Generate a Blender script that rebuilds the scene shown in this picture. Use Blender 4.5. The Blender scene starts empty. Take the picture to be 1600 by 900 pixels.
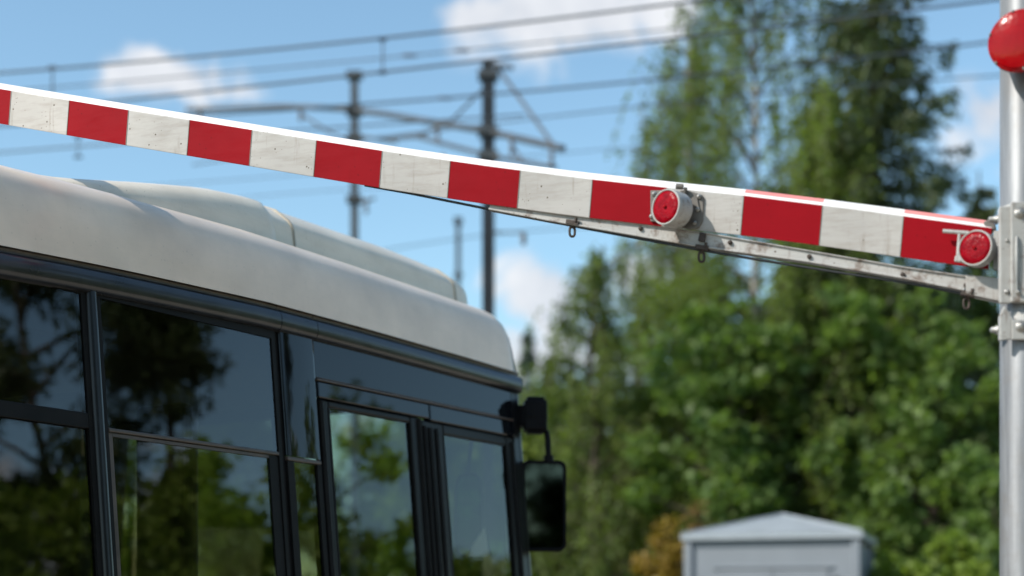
import bpy, math, random
import numpy as np
from mathutils import Vector

R = math.radians
C = bpy.context.scene.collection
sc = bpy.context.scene

# ------------------------------------------------------------------ camera constants (level camera with a rising lens)
F, CX, HY, CZ = 2500.0, 800.0, 980.0, 1.6
CAM = np.array([0.0, 0.0, CZ])


def at(px, py, d):
    """real point at distance d along a sight line measured in the photo"""
    return np.array([(px - CX) / F * d, d, CZ + (HY - py) / F * d])


def nrm(v):
    v = np.asarray(v, float)
    return v / np.linalg.norm(v)


# ------------------------------------------------------------------ node / material helpers
MATS = {}


def new_mat(name):
    m = bpy.data.materials.new(name)
    m.use_nodes = True
    nt = m.node_tree
    for n in list(nt.nodes):
        nt.nodes.remove(n)
    out = nt.nodes.new('ShaderNodeOutputMaterial')
    MATS[name] = m
    return m, nt, out


def N(nt, typ, **kw):
    n = nt.nodes.new(typ)
    for k, v in kw.items():
        if k == 'inp':
            for a, b in v.items():
                n.inputs[a].default_value = b
        else:
            setattr(n, k, v)
    return n


def ramp(nt, fac, stops, interp='LINEAR'):
    r = nt.nodes.new('ShaderNodeValToRGB')
    cr = r.color_ramp
    cr.interpolation = interp
    while len(cr.elements) < len(stops):
        cr.elements.new(0.5)
    for e, (p, c) in zip(cr.elements, stops):
        e.position = p
        e.color = (c if hasattr(c, '__len__') else (c, c, c)) if hasattr(c, '__len__') and len(c) == 4 else (
            (*c, 1) if hasattr(c, '__len__') else (c, c, c, 1))
    nt.links.new(fac, r.inputs[0])
    return r.outputs[0]


def mixc(nt, fac, a, b, mode='MIX'):
    m = nt.nodes.new('ShaderNodeMix')
    m.data_type = 'RGBA'
    m.blend_type = mode
    for sock, v in ((m.inputs[0], fac), (m.inputs[6], a), (m.inputs[7], b)):
        if hasattr(v, 'is_linked') or hasattr(v, 'links'):
            nt.links.new(v, sock)
        elif hasattr(v, '__len__'):
            sock.default_value = (*v, 1) if len(v) == 3 else v
        else:
            sock.default_value = v
    return m.outputs[2]


def math_n(nt, op, a, b=None, c=None, clamp=False):
    m = nt.nodes.new('ShaderNodeMath')
    m.operation = op
    m.use_clamp = clamp
    for i, v in enumerate((a, b, c)):
        if v is None:
            continue
        if hasattr(v, 'links'):
            nt.links.new(v, m.inputs[i])
        else:
            m.inputs[i].default_value = v
    return m.outputs[0]


def objcoord(nt, scale=(1, 1, 1)):
    t = nt.nodes.new('ShaderNodeTexCoord')
    mp = nt.nodes.new('ShaderNodeMapping')
    mp.inputs['Scale'].default_value = scale
    nt.links.new(t.outputs['Object'], mp.inputs['Vector'])
    return mp.outputs[0]


def noise(nt, vec, scale, detail=4, rough=.55):
    n = N(nt, 'ShaderNodeTexNoise', inp={'Scale': scale, 'Detail': detail, 'Roughness': rough})
    nt.links.new(vec, n.inputs['Vector'])
    return n.outputs['Fac']


def bump(nt, height, strength=.2, dist=.01):
    b = N(nt, 'ShaderNodeBump', inp={'Strength': strength, 'Distance': dist})
    nt.links.new(height, b.inputs['Height'])
    return b.outputs[0]


def principled(nt, out, color, rough=.5, metal=0., coat=0., normal=None, **inp):
    p = nt.nodes.new('ShaderNodeBsdfPrincipled')
    for s, v in (('Base Color', color), ('Roughness', rough), ('Metallic', metal), ('Coat Weight', coat)):
        if hasattr(v, 'links'):
            nt.links.new(v, p.inputs[s])
        elif hasattr(v, '__len__'):
            p.inputs[s].default_value = (*v, 1)
        else:
            p.inputs[s].default_value = v
    for k, v in inp.items():
        p.inputs[k.replace('_', ' ')].default_value = v
    if normal is not None:
        nt.links.new(normal, p.inputs['Normal'])
    nt.links.new(p.outputs[0], out.inputs[0])
    return p


def plain(name, color, rough=.5, metal=0., coat=0., var=.12, vscale=6., bmp=.0, bscale=60, **inp):
    """a base colour with slow mottling and a little surface unevenness"""
    m, nt, out = new_mat(name)
    v = objcoord(nt)
    f = noise(nt, v, vscale, 5)
    lo = tuple(c * (1 - var) for c in color)
    hi = tuple(min(1, c * (1 + var)) for c in color)
    col = ramp(nt, f, [(.3, lo), (.7, hi)])
    rg = math_n(nt, 'MULTIPLY_ADD', f, .16, rough - .08, clamp=True)
    nrmal = bump(nt, noise(nt, v, bscale, 3), bmp, .004) if bmp else None
    principled(nt, out, col, rg, metal, coat, nrmal, **inp)
    return m


def grimy_paint(name, color, rough=.38, grime=(.13, .10, .075), amount=1., coat=.15, spec=.4, rust=0.):
    """outdoor paint or sheeting with specks, hairline scratches and water streaks"""
    m, nt, out = new_mat(name)
    v = objcoord(nt)
    big = noise(nt, v, 5, 5)
    base = ramp(nt, big, [(.25, tuple(c * .80 for c in color)), (.72, color)])
    # fine specks
    vo = N(nt, 'ShaderNodeTexVoronoi', inp={'Scale': 38.})
    nt.links.new(v, vo.inputs['Vector'])
    keep = noise(nt, v, 7, 2)
    rad = math_n(nt, 'MULTIPLY', math_n(nt, 'GREATER_THAN', keep, .46), .10)
    sp = math_n(nt, 'LESS_THAN', vo.outputs['Distance'], rad)
    vo2 = N(nt, 'ShaderNodeTexVoronoi', inp={'Scale': 90.})
    nt.links.new(v, vo2.inputs['Vector'])
    sp2 = math_n(nt, 'LESS_THAN', vo2.outputs['Distance'], math_n(nt, 'MULTIPLY', math_n(nt, 'GREATER_THAN', noise(nt, v, 11, 2), .55), .11))
    sp = math_n(nt, 'MAXIMUM', sp, sp2)
    vs = objcoord(nt, (22, 22, 2.2))
    st = noise(nt, vs, 2.2, 6, .65)
    streak = ramp(nt, st, [(.58, 0.), (.8, 1.)])
    vt = objcoord(nt, (1, 1, 6))
    film = ramp(nt, noise(nt, vt, 9, 7, .7), [(.45, 0.), (.85, 1.)])
    c1 = mixc(nt, math_n(nt, 'MULTIPLY', streak, .42 * amount), base, grime)
    c2 = mixc(nt, math_n(nt, 'MULTIPLY', film, .30 * amount), c1, grime)
    c3 = mixc(nt, math_n(nt, 'MULTIPLY', sp, .8 * amount), c2, tuple(g * .5 for g in grime))
    if rust:
        rm = ramp(nt, noise(nt, v, 16, 8, .72), [(.60 - .06 * rust, 0.), (.70 - .05 * rust, 1.)])
        vr = objcoord(nt, (30, 30, 5))
        rs = ramp(nt, noise(nt, vr, 1.6, 5, .6), [(.56, 0.), (.70, .7)])
        c3 = mixc(nt, math_n(nt, 'MULTIPLY', math_n(nt, 'MAXIMUM', rm, rs), .75), c3, (.115, .062, .036))
    rg = math_n(nt, 'MULTIPLY_ADD', film, .3, rough, clamp=True)
    principled(nt, out, c3, rg, 0, coat, bump(nt, noise(nt, v, 120, 3), .06, .002), Specular_IOR_Level=spec)
    return m


def glass_mat(name, tint, refl=.05, gain=.95, rough=.0):
    """toughened tinted pane: see-through with mirror reflection that grows towards grazing"""
    m, nt, out = new_mat(name)
    lw = N(nt, 'ShaderNodeLayerWeight', inp={'Blend': .5})
    geo = nt.nodes.new('ShaderNodeNewGeometry')
    p = math_n(nt, 'POWER', lw.outputs['Facing'], 4.0)
    f = math_n(nt, 'MULTIPLY_ADD', p, gain, refl, clamp=True)
    front = math_n(nt, 'SUBTRACT', 1.0, geo.outputs['Backfacing'])
    f = math_n(nt, 'MULTIPLY', f, front)
    tr = N(nt, 'ShaderNodeBsdfTransparent')
    v = objcoord(nt)
    dirt = ramp(nt, noise(nt, v, 3, 6, .65), [(.35, tuple(c * .8 for c in tint)), (.7, tint)])
    nt.links.new(dirt, tr.inputs[0])
    gl = N(nt, 'ShaderNodeBsdfAnisotropic') if False else nt.nodes.new('ShaderNodeBsdfGlossy')
    gl.inputs['Roughness'].default_value = rough
    nb = N(nt, 'ShaderNodeBump', inp={'Strength': .05, 'Distance': .02})
    nt.links.new(noise(nt, v, 1.6, 1), nb.inputs['Height'])
    nt.links.new(nb.outputs[0], gl.inputs['Normal'])
    mx = nt.nodes.new('ShaderNodeMixShader')
    nt.links.new(f, mx.inputs[0])
    nt.links.new(tr.outputs[0], mx.inputs[1])
    nt.links.new(gl.outputs[0], mx.inputs[2])
    nt.links.new(mx.outputs[0], out.inputs[0])
    return m


def leaf_mat(name, c0, c1, trans=.35, rough=.5):
    m, nt, out = new_mat(name)
    geo = nt.nodes.new('ShaderNodeNewGeometry')
    v = objcoord(nt)
    f = math_n(nt, 'ADD', math_n(nt, 'MULTIPLY', geo.outputs['Random Per Island'], .6),
               math_n(nt, 'MULTIPLY', noise(nt, v, 1.1, 3), .5))
    col = ramp(nt, f, [(.15, c0), (.85, c1)])
    p = nt.nodes.new('ShaderNodeBsdfPrincipled')
    p.inputs['Roughness'].default_value = rough
    p.inputs['Specular IOR Level'].default_value = .35
    nt.links.new(col, p.inputs['Base Color'])
    t = nt.nodes.new('ShaderNodeBsdfTranslucent')
    tc = mixc(nt, 1.0, col, (1.15, 1.25, .5), 'MULTIPLY')
    nt.links.new(tc, t.inputs[0])
    mx = nt.nodes.new('ShaderNodeMixShader')
    mx.inputs[0].default_value = trans
    nt.links.new(p.outputs[0], mx.inputs[1])
    nt.links.new(t.outputs[0], mx.inputs[2])
    nt.links.new(mx.outputs[0], out.inputs[0])
    return m


def bark_mat(name, c0, c1, scale=(6, 6, 1.2), hi=.62):
    m, nt, out = new_mat(name)
    v = objcoord(nt, scale)
    f = noise(nt, v, 4, 6, .65)
    col = ramp(nt, f, [(.38, c0), (hi, c1)])
    principled(nt, out, col, .85, 0, 0, bump(nt, f, .5, .02))
    return m


# ------------------------------------------------------------------ mesh builder
class MB:
    def __init__(self):
        self.v, self.f, self.m, self.s = [], [], [], []

    def add(self, verts, faces, mi=0, smooth=False):
        o = len(self.v)
        self.v += [tuple(map(float, p)) for p in verts]
        for f in faces:
            self.f.append([i + o for i in f])
            self.m.append(mi)
            self.s.append(smooth)

    def hexa(self, p, mi=0):
        """p: 8 corners, bottom loop 0-3, top loop 4-7"""
        self.add(p, [(0, 3, 2, 1), (4, 5, 6, 7), (0, 1, 5, 4), (1, 2, 6, 5), (2, 3, 7, 6), (3, 0, 4, 7)], mi)

    def box(self, c, h, ax=None, mi=0):
        """centre, half sizes, three axes"""
        ax = ax or ((1, 0, 0), (0, 1, 0), (0, 0, 1))
        c = np.asarray(c, float)
        X, Y, Z = (np.asarray(a, float) * s for a, s in zip(ax, h))
        self.hexa([c - X - Y - Z, c + X - Y - Z, c + X + Y - Z, c - X + Y - Z,
                   c - X - Y + Z, c + X - Y + Z, c + X + Y + Z, c - X + Y + Z], mi)

    def tube(self, path, rad, n=10, mi=0, cap=True, smooth=True):
        path = [np.asarray(p, float) for p in path]
        k = len(path)
        if not hasattr(rad, '__len__'):
            rad = [rad] * k
        ref = None
        rings = []
        for i in range(k):
            t = nrm(path[min(i + 1, k - 1)] - path[max(i - 1, 0)])
            if ref is None:
                ref = np.array([0, 0, 1.]) if abs(t[2]) < .9 else np.array([1., 0, 0])
            a = nrm(np.cross(t, ref))
            b = np.cross(a, t)
            ref = b
            for j in range(n):
                w = 2 * math.pi * j / n
                rings.append(path[i] + (a * math.cos(w) + b * math.sin(w)) * rad[i])
        fs = []
        for i in range(k - 1):
            for j in range(n):
                fs.append((i * n + j, i * n + (j + 1) % n, (i + 1) * n + (j + 1) % n, (i + 1) * n + j))
        self.add(rings, fs, mi, smooth)
        if cap:
            self.add(rings[:n], [tuple(range(n - 1, -1, -1))], mi)
            self.add(rings[-n:], [tuple(range(n))], mi)

    def lathe(self, o, axis, prof, n=32, mi=0, smooth=True, up=(0, 0, 1)):
        """prof: list of (distance along axis, radius)"""
        o = np.asarray(o, float)
        t = nrm(axis)
        a = nrm(np.cross(t, up if abs(np.dot(t, up)) < .95 else (1, 0, 0)))
        b = np.cross(a, t)
        vs, fs = [], []
        for (d, r) in prof:
            for j in range(n):
                w = 2 * math.pi * j / n
                vs.append(o + t * d + (a * math.cos(w) + b * math.sin(w)) * max(r, 1e-4))
        for i in range(len(prof) - 1):
            for j in range(n):
                fs.append((i * n + j, i * n + (j + 1) % n, (i + 1) * n + (j + 1) % n, (i + 1) * n + j))
        self.add(vs, fs, mi, smooth)

    def loft(self, rings, mi=0, smooth=True, closed=False, caps=False):
        n = len(rings[0])
        vs = [p for r in rings for p in r]
        fs = []
        for i in range(len(rings) - 1):
            for j in range(n if closed else n - 1):
                fs.append((i * n + j, i * n + (j + 1) % n, (i + 1) * n + (j + 1) % n, (i + 1) * n + j))
        self.add(vs, fs, mi, smooth)
        if caps:
            self.add(rings[0], [tuple(range(n))], mi)
            self.add(rings[-1], [tuple(range(n - 1, -1, -1))], mi)

    def pieces(self):
        """group the loose islands that stand close together"""
        n = len(self.v)
        par = list(range(n))
        def find(i):
            while par[i] != i:
                par[i] = par[par[i]]
                i = par[i]
            return i
        for f in self.f:
            a = find(f[0])
            for i in f[1:]:
                par[find(i)] = a
        roots = [find(i) for i in range(n)]
        ids = sorted(set(roots))
        k = len(ids)
        if k < 2 or k > 200:
            return None
        P = np.array(self.v); rt = np.searchsorted(ids, roots)
        lo = np.array([P[rt == i].min(0) for i in range(k)]); hi = np.array([P[rt == i].max(0) for i in range(k)])
        size = (hi - lo).max(1)
        gap = np.maximum(0, np.maximum(lo[:, None] - hi[None], lo[None] - hi[:, None]))
        near = np.sqrt((gap ** 2).sum(2)) <= np.maximum(.02, .5 * np.maximum(size[:, None], size[None]))
        lab = list(range(k))
        for _ in range(k):
            new = [min(lab[j] for j in range(k) if near[i, j]) for i in range(k)]
            if new == lab:
                break
            lab = new
        if len(set(lab)) < 2:
            return None
        return [lab[r] for r in rt]

    def build(self, name, mats, parent=None, loc=(0, 0, 0), bevel=0, seg=2, off=None, fixn=True):
        pc = self.pieces() if name != 'trunk' else None
        if pc:
            first = None
            for g in sorted(set(pc)):
                sub = MB()
                mp = {}
                for i, p in enumerate(self.v):
                    if pc[i] == g:
                        mp[i] = len(sub.v); sub.v.append(p)
                for f, mi, sm in zip(self.f, self.m, self.s):
                    if pc[f[0]] == g:
                        sub.f.append([mp[i] for i in f]); sub.m.append(mi); sub.s.append(sm)
                o = sub.build1(name, mats, parent, loc, bevel, seg, off, fixn)
                first = first or o
            return first
        return self.build1(name, mats, parent, loc, bevel, seg, off, fixn)

    def build1(self, name, mats, parent=None, loc=(0, 0, 0), bevel=0, seg=2, off=None, fixn=True):
        off = np.zeros(3) if off is None else np.asarray(off, float)
        me = bpy.data.meshes.new(name)
        me.from_pydata([tuple(np.asarray(p) - off) for p in self.v], [], self.f)
        mats = mats if isinstance(mats, (list, tuple)) else [mats]
        for m in mats:
            me.materials.append(MATS[m])
        me.polygons.foreach_set('material_index', self.m)
        me.polygons.foreach_set('use_smooth', self.s)
        me.update()
        if fixn:
            import bmesh
            bm = bmesh.new()
            bm.from_mesh(me)
            bmesh.ops.recalc_face_normals(bm, faces=bm.faces)
            bm.to_mesh(me)
            bm.free()
        o = bpy.data.objects.new(name, me)
        C.objects.link(o)
        o.location = loc
        if parent is not None:
            o.parent = parent
        if bevel:
            b = o.modifiers.new('edge_round', 'BEVEL')
            b.width = bevel
            b.segments = seg
            b.limit_method = 'ANGLE'
            b.angle_limit = R(35)
            b.harden_normals = False
        return o


def fast_quads(name, V, mat, parent):
    """many separate four-cornered faces as one mesh"""
    n = len(V) // 4
    me = bpy.data.meshes.new(name)
    me.vertices.add(n * 4)
    me.vertices.foreach_set('co', V.astype(np.float32).ravel())
    me.loops.add(n * 4)
    me.loops.foreach_set('vertex_index', np.arange(n * 4, dtype=np.int32))
    me.polygons.add(n)
    me.polygons.foreach_set('loop_start', np.arange(0, n * 4, 4, dtype=np.int32))
    me.materials.append(MATS[mat])
    me.update(calc_edges=True)
    o = bpy.data.objects.new(name, me)
    C.objects.link(o)
    o.parent = parent
    return o


def tag(o, label=None, cat=None, group=None, kind=None):
    for k, v in (('label', label), ('category', cat), ('group', group), ('kind', kind)):
        if v:
            o[k] = v
    return o


def empty(name, loc, rz=0.):
    o = bpy.data.objects.new(name, None)
    C.objects.link(o)
    o.location = tuple(map(float, loc))
    o.rotation_euler = (0, 0, rz)
    o.empty_display_size = .3
    return o


# ------------------------------------------------------------------ materials
plain('asphalt', (.05, .05, .052), .85, var=.25, vscale=3, bmp=.4, bscale=90)
plain('concrete', (.34, .33, .31), .85, var=.15, vscale=4, bmp=.3)
m, nt, out = new_mat('grass_ground')
v = objcoord(nt)
principled(nt, out, ramp(nt, noise(nt, v, .8, 8, .7), [(.3, (.05, .075, .02)), (.6, (.09, .12, .035)), (.8, (.16, .15, .07))]), .9, 0, 0,
           bump(nt, noise(nt, v, 25, 6), .6, .05))

grimy_paint('bus_white', (.93, .75, .605), .30, (.30, .24, .17), .2, coat=.18)
grimy_paint('fairing_white', (.90, .78, .62), .34, (.40, .29, .17), .6, coat=.25)
plain('bus_black', (.009, .009, .010), .32, coat=.12, var=.3, vscale=9, Specular_IOR_Level=.3)
plain('rubber', (.010, .0095, .0095), .55, var=.3, vscale=12, Specular_IOR_Level=.13)
plain('brown_trim', (.085, .062, .05), .4, var=.25, vscale=12)
plain('band_metal', (.026, .027, .031), .3, metal=.25, coat=.3, var=.3, vscale=10)
plain('door_frame', (.011, .0105, .011), .42, coat=.03, var=.3, vscale=8, Specular_IOR_Level=.2)
plain('sealant', (.42, .35, .26), .6, var=.2)
plain('steel_grey', (.24, .24, .24), .4, metal=.4, var=.2)
plain('lining', (.24, .235, .21), .7, var=.12)
plain('lining_dark', (.05, .047, .04), .7, var=.2)
plain('bus_floor', (.09, .09, .09), .8)
plain('tyre', (.02, .02, .02), .85)
plain('pale_cloth', (.72, .76, .72), .7, var=.05)
plain('mirror_black', (.008, .008, .009), .45, var=.25, bmp=.15, bscale=240, Specular_IOR_Level=.07)
m, nt, out = new_mat('mirror_silver')
principled(nt, out, (.06, .068, .058), .03, 1.0)
glass_mat('window_glass', (.62, .63, .52), .105, 1.05)
glass_mat('hopper_glass', (.42, .42, .36), .09, 1.05)
glass_mat('door_glass', (.84, .86, .80), .065, 1.05)
glass_mat('clear_glass', (.72, .78, .75), .06, .9)
glass_mat('green_film', (.55, .88, .50), .08, .8)
m, nt, out = new_mat('black_glass')
v = objcoord(nt)
principled(nt, out, (.006, .007, .009), .02, 0, 0, bump(nt, noise(nt, v, 1.4, 1), .04, .02), IOR=1.46)

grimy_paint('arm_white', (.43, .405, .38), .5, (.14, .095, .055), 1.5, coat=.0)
grimy_paint('arm_white_glare', (.80, .78, .76), .45, (.3, .24, .18), .4, coat=.05)  # lighter copy of the arm white, sun glare painted on the upper facets
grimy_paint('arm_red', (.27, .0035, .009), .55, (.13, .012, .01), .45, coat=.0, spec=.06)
grimy_paint('arm_red_glare', (.88, .80, .78), .42, (.5, .2, .16), .4, coat=.1)  # near-white on the red stripes' upper facets: sun glare put into the colour
grimy_paint('arm_red_glare_rim', (.76, .27, .25), .42, (.3, .06, .05), .5, coat=.1)  # pinkish edge of the painted glare, on the stripes nearest the post
grimy_paint('beam_white', (.44, .425, .405), .42, (.16, .10, .06), 1.25, coat=.05, rust=1.3)
grimy_paint('bracket_white', (.44, .43, .41), .42, (.17, .12, .08), .8, coat=.1, rust=.6)
plain('rust_brown', (.05, .035, .027), .75, var=.4, vscale=30, bmp=.5, bscale=150)
plain('dull_steel', (.30, .29, .275), .45, metal=.55, var=.25, vscale=20, bmp=.2)
plain('dark_plate', (.14, .125, .11), .6, metal=.2, var=.35, vscale=22)
plain('cable_black', (.022, .024, .026), .45, var=.2)
m, nt, out = new_mat('galvanised')
v = objcoord(nt, (14, 14, 1.0))
f = noise(nt, v, 3, 6, .6)
v2 = objcoord(nt)
vo = N(nt, 'ShaderNodeTexVoronoi', inp={'Scale': 60.})
nt.links.new(v2, vo.inputs['Vector'])
col = mixc(nt, ramp(nt, noise(nt, v2, 12, 7, .7), [(.48, 0.), (.75, .6)]), ramp(nt, f, [(.3, (.135, .14, .148)), (.7, (.255, .26, .27))]), (.17, .155, .14))
principled(nt, out, col, .5, .2, 0, bump(nt, vo.outputs['Distance'], .05, .002))
m, nt, out = new_mat('lens_red')
v = objcoord(nt)
vo = N(nt, 'ShaderNodeTexVoronoi', inp={'Scale': 150.})
nt.links.new(v, vo.inputs['Vector'])
col = ramp(nt, noise(nt, v, 45, 4), [(.3, (.15, .0015, .006)), (.7, (.30, .003, .010))])
principled(nt, out, col, .26, 0, .06, bump(nt, vo.outputs['Distance'], .3, .004), Specular_IOR_Level=.07)
m, nt, out = new_mat('lens_big')
v = objcoord(nt)
col = ramp(nt, noise(nt, v, 14, 4), [(.3, (.19, .0006, .002)), (.75, (.34, .0012, .004))])
vo = N(nt, 'ShaderNodeTexVoronoi', inp={'Scale': 70.})
nt.links.new(v, vo.inputs['Vector'])
principled(nt, out, col, .2, 0, .2, bump(nt, vo.outputs['Distance'], .15, .003), Specular_IOR_Level=.10)

plain('mast_dark', (.011, .013, .018), .55, metal=.2, var=.3, vscale=5)
plain('mast_grey', (.055, .06, .066), .6, metal=.2, var=.25, vscale=5)
plain('tube_grey', (.085, .09, .10), .5, metal=.4, var=.2)
plain('wire', (.045, .055, .07), .5, metal=.3)
plain('insulator', (.09, .07, .065), .35)
plain('hut_wall', (.20, .218, .242), .6, var=.06, vscale=3, bmp=.05)
plain('hut_door', (.193, .209, .232), .55, var=.06, vscale=3)
plain('hut_roof', (.34, .365, .39), .42, metal=.15, var=.08, vscale=5)

leaf_mat('leaf_birch', (0.11, 0.162, 0.045), (0.205, 0.255, 0.09), 0.55)
leaf_mat('leaf_willow', (0.122, 0.175, 0.038), (0.21, 0.262, 0.078), 0.55)
leaf_mat('leaf_maple', (0.098, 0.168, 0.045), (0.19, 0.262, 0.085), 0.55)
leaf_mat('leaf_dark', (0.082, 0.138, 0.038), (0.145, 0.205, 0.062), 0.52)
leaf_mat('leaf_lime', (0.159, 0.232, 0.034), (0.256, 0.323, 0.067), 0.45)
leaf_mat('leaf_amber', (.20, .125, .022), (.31, .21, .04), .4)
leaf_mat('leaf_brown', (0.159, 0.091, 0.037), (0.232, 0.159, 0.061), .3)
leaf_mat('needle', (0.045, 0.07, 0.03), (0.095, 0.122, 0.046), 0.28)
leaf_mat('needle_haze', (0.05, 0.083, 0.061), (0.083, 0.116, 0.083), .15)  # blue-green cast puts distance haze into the needle colour
bark_mat('bark_birch', (.05, .045, .04), (.30, .285, .26), (7, 7, 1.0), .47)
bark_mat('bark_brown', (.04, .03, .022), (.12, .09, .065))

# ------------------------------------------------------------------ ground, road
def sheet(name, pts, z, mat):
    mb = MB()
    mb.add([(x, y, z) for x, y in pts], [tuple(range(len(pts)))])
    o = mb.build(name, mat)
    tag(o, kind='structure')
    return o


sheet('ground', [(-1500, -1500), (1500, -1500), (1500, 1500), (-1500, 1500)], 0, 'grass_ground')
D = nrm([1550 / F, 1, 0])
LF = np.array([-D[1], D[0], 0])
P0 = np.array([-1.472, 4.6, 0.])
PR = P0 - LF * 1.1                         # right road edge
m, nt, out = new_mat('bounce_gravel')
v = objcoord(nt)
principled(nt, out, ramp(nt, noise(nt, v, 14, 8, .7), [(.3, (.42, .355, .28)), (.7, (.64, .55, .44))]), .9, 0, 0, bump(nt, noise(nt, v, 60, 5), .6, .02))
def rp(a, b):
    q = PR + D * a + LF * b
    return (q[0], q[1])
sheet('road', [rp(-60, 0), rp(120, 0), rp(120, 7.5), rp(-60, 7.5)], .004, 'asphalt')
sheet('gravel_reflector', [rp(-60, -8.2), rp(120, -8.2), rp(120, -.16), rp(-60, -.16)], .004, 'bounce_gravel')  # unseen pale ground, added to bounce warm light onto the shaded bus side
for b0, nm in ((-.16, 'kerb'), (7.5, 'kerb')):
    mb = MB()
    q = [rp(-60, b0), rp(120, b0), rp(120, b0 + .16), rp(-60, b0 + .16)]
    mb.hexa([(*p, -.05) for p in q] + [(*p, .12) for p in q])
    tag(mb.build(nm, 'concrete', bevel=.015), kind='structure')

# ------------------------------------------------------------------ the bus
K = math.tan(R(5)); ZR = 2.5
bus = empty('bus', P0, math.atan2(D[1], D[0]))
tag(bus, 'white topped black bus with tinted windows and a folding door, passing under the raised barrier', 'bus')
W = 2.42


def camb(s):
    return float(np.interp(s, [-6, -1.5, 0, .25, .55, 1.15, 1.45, 1.75, 2.3, 2.85], [-.10, -.075, -.040, -.027, -.016, 0, -.001, -.003, -.011, -.021]))


def S(s, z, out=0.):
    return (s, K * (z - ZR) - out, z)


def Lw(s, z, out=0.):                       # opposite wall
    return (s, W - K * (z - ZR) + out, z)


def slab(mb, s0, s1, z0, z1, o0, o1, mi=0, side=S):
    mb.hexa([side(s0, z0, o1), side(s1, z0, o1), side(s1, z0, o0), side(s0, z0, o0),
             side(s0, z1, o1), side(s1, z1, o1), side(s1, z1, o0), side(s0, z1, o0)], mi)


FRONT = 2.855; REAR = -5.6
# lower shell: both flanks, nose and tail
mb = MB()
for side in (S, Lw):
    slab(mb, REAR, FRONT - .05, .38, 1.12, -.05, .012, 0, side)
slab(mb, REAR + .004, FRONT - .06, 2.46, 2.70, -.05, .004, 0, Lw)
mb.box((FRONT - .03, W / 2, .80), (.03, W / 2 - .02, .42))
mb.box((REAR + .04, W / 2, 1.55), (.04, W / 2 - .05, 1.15))
mb.build('body', 'bus_white', bus, bevel=.02)

# roof cove: cross-section swept along the bus
prof = [(-.006, 2.712), (.000, 2.76), (.010, 2.83), (.024, 2.89), (.045, 2.935), (.080, 2.972), (.13, 2.999), (.21, 3.02), (.36, 3.037), (.7, 3.052), (1.21, 3.060)]
full = prof + [(W - y, z) for y, z in prof[-2::-1]]


def roof_ring(s, grow=0.):
    g = 1.0
    if s > 2.74:
        g = math.sqrt(max(0., 1 - ((s - 2.74) / .138) ** 2.5))
    c = camb(s)
    zb = 2.736
    ins = 0 if s < 2.76 else .03 * ((s - 2.76) / .115) ** 2
    ring = []
    for y, z in full:
        yy = y + (ins if y < W / 2 else -ins)
        ring.append((s, yy - (grow if y < W / 2 else -grow), zb + (z - 2.712) * .955 * g + c + (grow if z > 2.95 else 0)))
    return ring


ss = list(np.linspace(REAR, 2.4, 40)) + list(np.linspace(2.45, 2.816, 24))
mb = MB()
mb.loft([roof_ring(s) for s in ss])
mb.build('roof', 'bus_white', bus)
mb = MB()
mb.loft([roof_ring(s) for s in (2.822, 2.835, 2.845, 2.855, 2.863, 2.868, 2.872, 2.8745)])
mb.build('roof_front_cap', 'bus_white', bus)
mb = MB()
mb.loft([roof_ring(s, .0012) for s in (2.810, 2.816, 2.822, 2.828)])
mb.build('roof_seam', 'brown_trim', bus)

# black rounded band below the roof
mb = MB()
bp = [(.000, 2.712), (.012, 2.716), (.012, 2.706), (.004, 2.698), (.022, 2.694), (.031, 2.682), (.034, 2.664), (.031, 2.643), (.024, 2.628), (.014, 2.622), (0., 2.620)]
for a, b in ((REAR, 1.228), (1.231, 1.43), (1.433, 2.852)):
    rings = []
    for s in np.linspace(a, b, max(3, int((b - a) / .12))):
        rings.append([S(s, z + .024 + camb(s), o) for o, z in bp])
    mb.loft(rings, caps=True)
rl = mb.build('gutter_rail', ['band_metal', 'brown_trim'], bus)
for p in rl.data.polygons:                  # the thin brown lip under the white panel
    z = sum(rl.data.vertices[i].co.z for i in p.vertices) / len(p.vertices)
    if z > 2.721 + camb(p.center.x):
        p.material_index = 1
# front corner post and wrap
mb = MB()
for (a, b, o0, o1) in ((2.79, 2.835, -.05, .006),):
    slab(mb, a, b, .7, 2.668, o0, o1)
mb.tube([S(2.838, z, -.028) for z in np.linspace(.5, 2.72, 12)], .036, 14)
slab(mb, 2.74, 2.85, 1.0, 2.668, -.05, .004, 0, Lw)
mb.build('corner_post', 'bus_black', bus)

# side windows
def window(s0, s1, transom, wide, hopper, lower):
    mbf = MB()
    fw = .018
    for (a, b, z0, z1) in ((s0, s0 + fw, 1.12, 2.66), (s1 - fw, s1, 1.12, 2.66), (s0 + fw, s1 - fw, 1.12, 1.15), (s0 + fw, s1 - fw, 2.615, 2.66)):
        slab(mbf, a, b, z0, z1, -.02, .006)
    w = mbf.build('window', 'rubber', bus)
    mb = MB(); slab(mb, s0 + fw + .001, s1 - fw - .001, transom + wide, 2.614, -.006, .001)
    mb.build('hopper_pane', hopper, w)
    mb = MB(); slab(mb, s0 + fw + .001, s1 - fw - .001, 1.151, transom, -.010, -.004)
    mb.build('lower_pane', lower, w)
    mb = MB(); slab(mb, s0 + fw + .001, s1 - fw - .001, transom + .001, transom + wide - .001, -.02, .008)
    mb.build('transom', 'rubber' if wide > .03 else 'brown_trim', w, bevel=.003)
    if wide < .03:
        mb = MB()
        slab(mb, s0 + fw + .002, s0 + fw + .020, 1.16, transom - .002, -.004, .001)
        slab(mb, s0 + fw + .021, s1 - fw - .05, transom - .012, transom - .002, -.004, .001)
        mb.build('inner_frame', 'brown_trim', w)
        mb = MB()
        slab(mb, s1 - fw - .05, s1 - fw - .004, 1.16, transom - .002, -.004, .002)
        mb.build('edge_seal', 'rubber', w)
    return w


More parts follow.
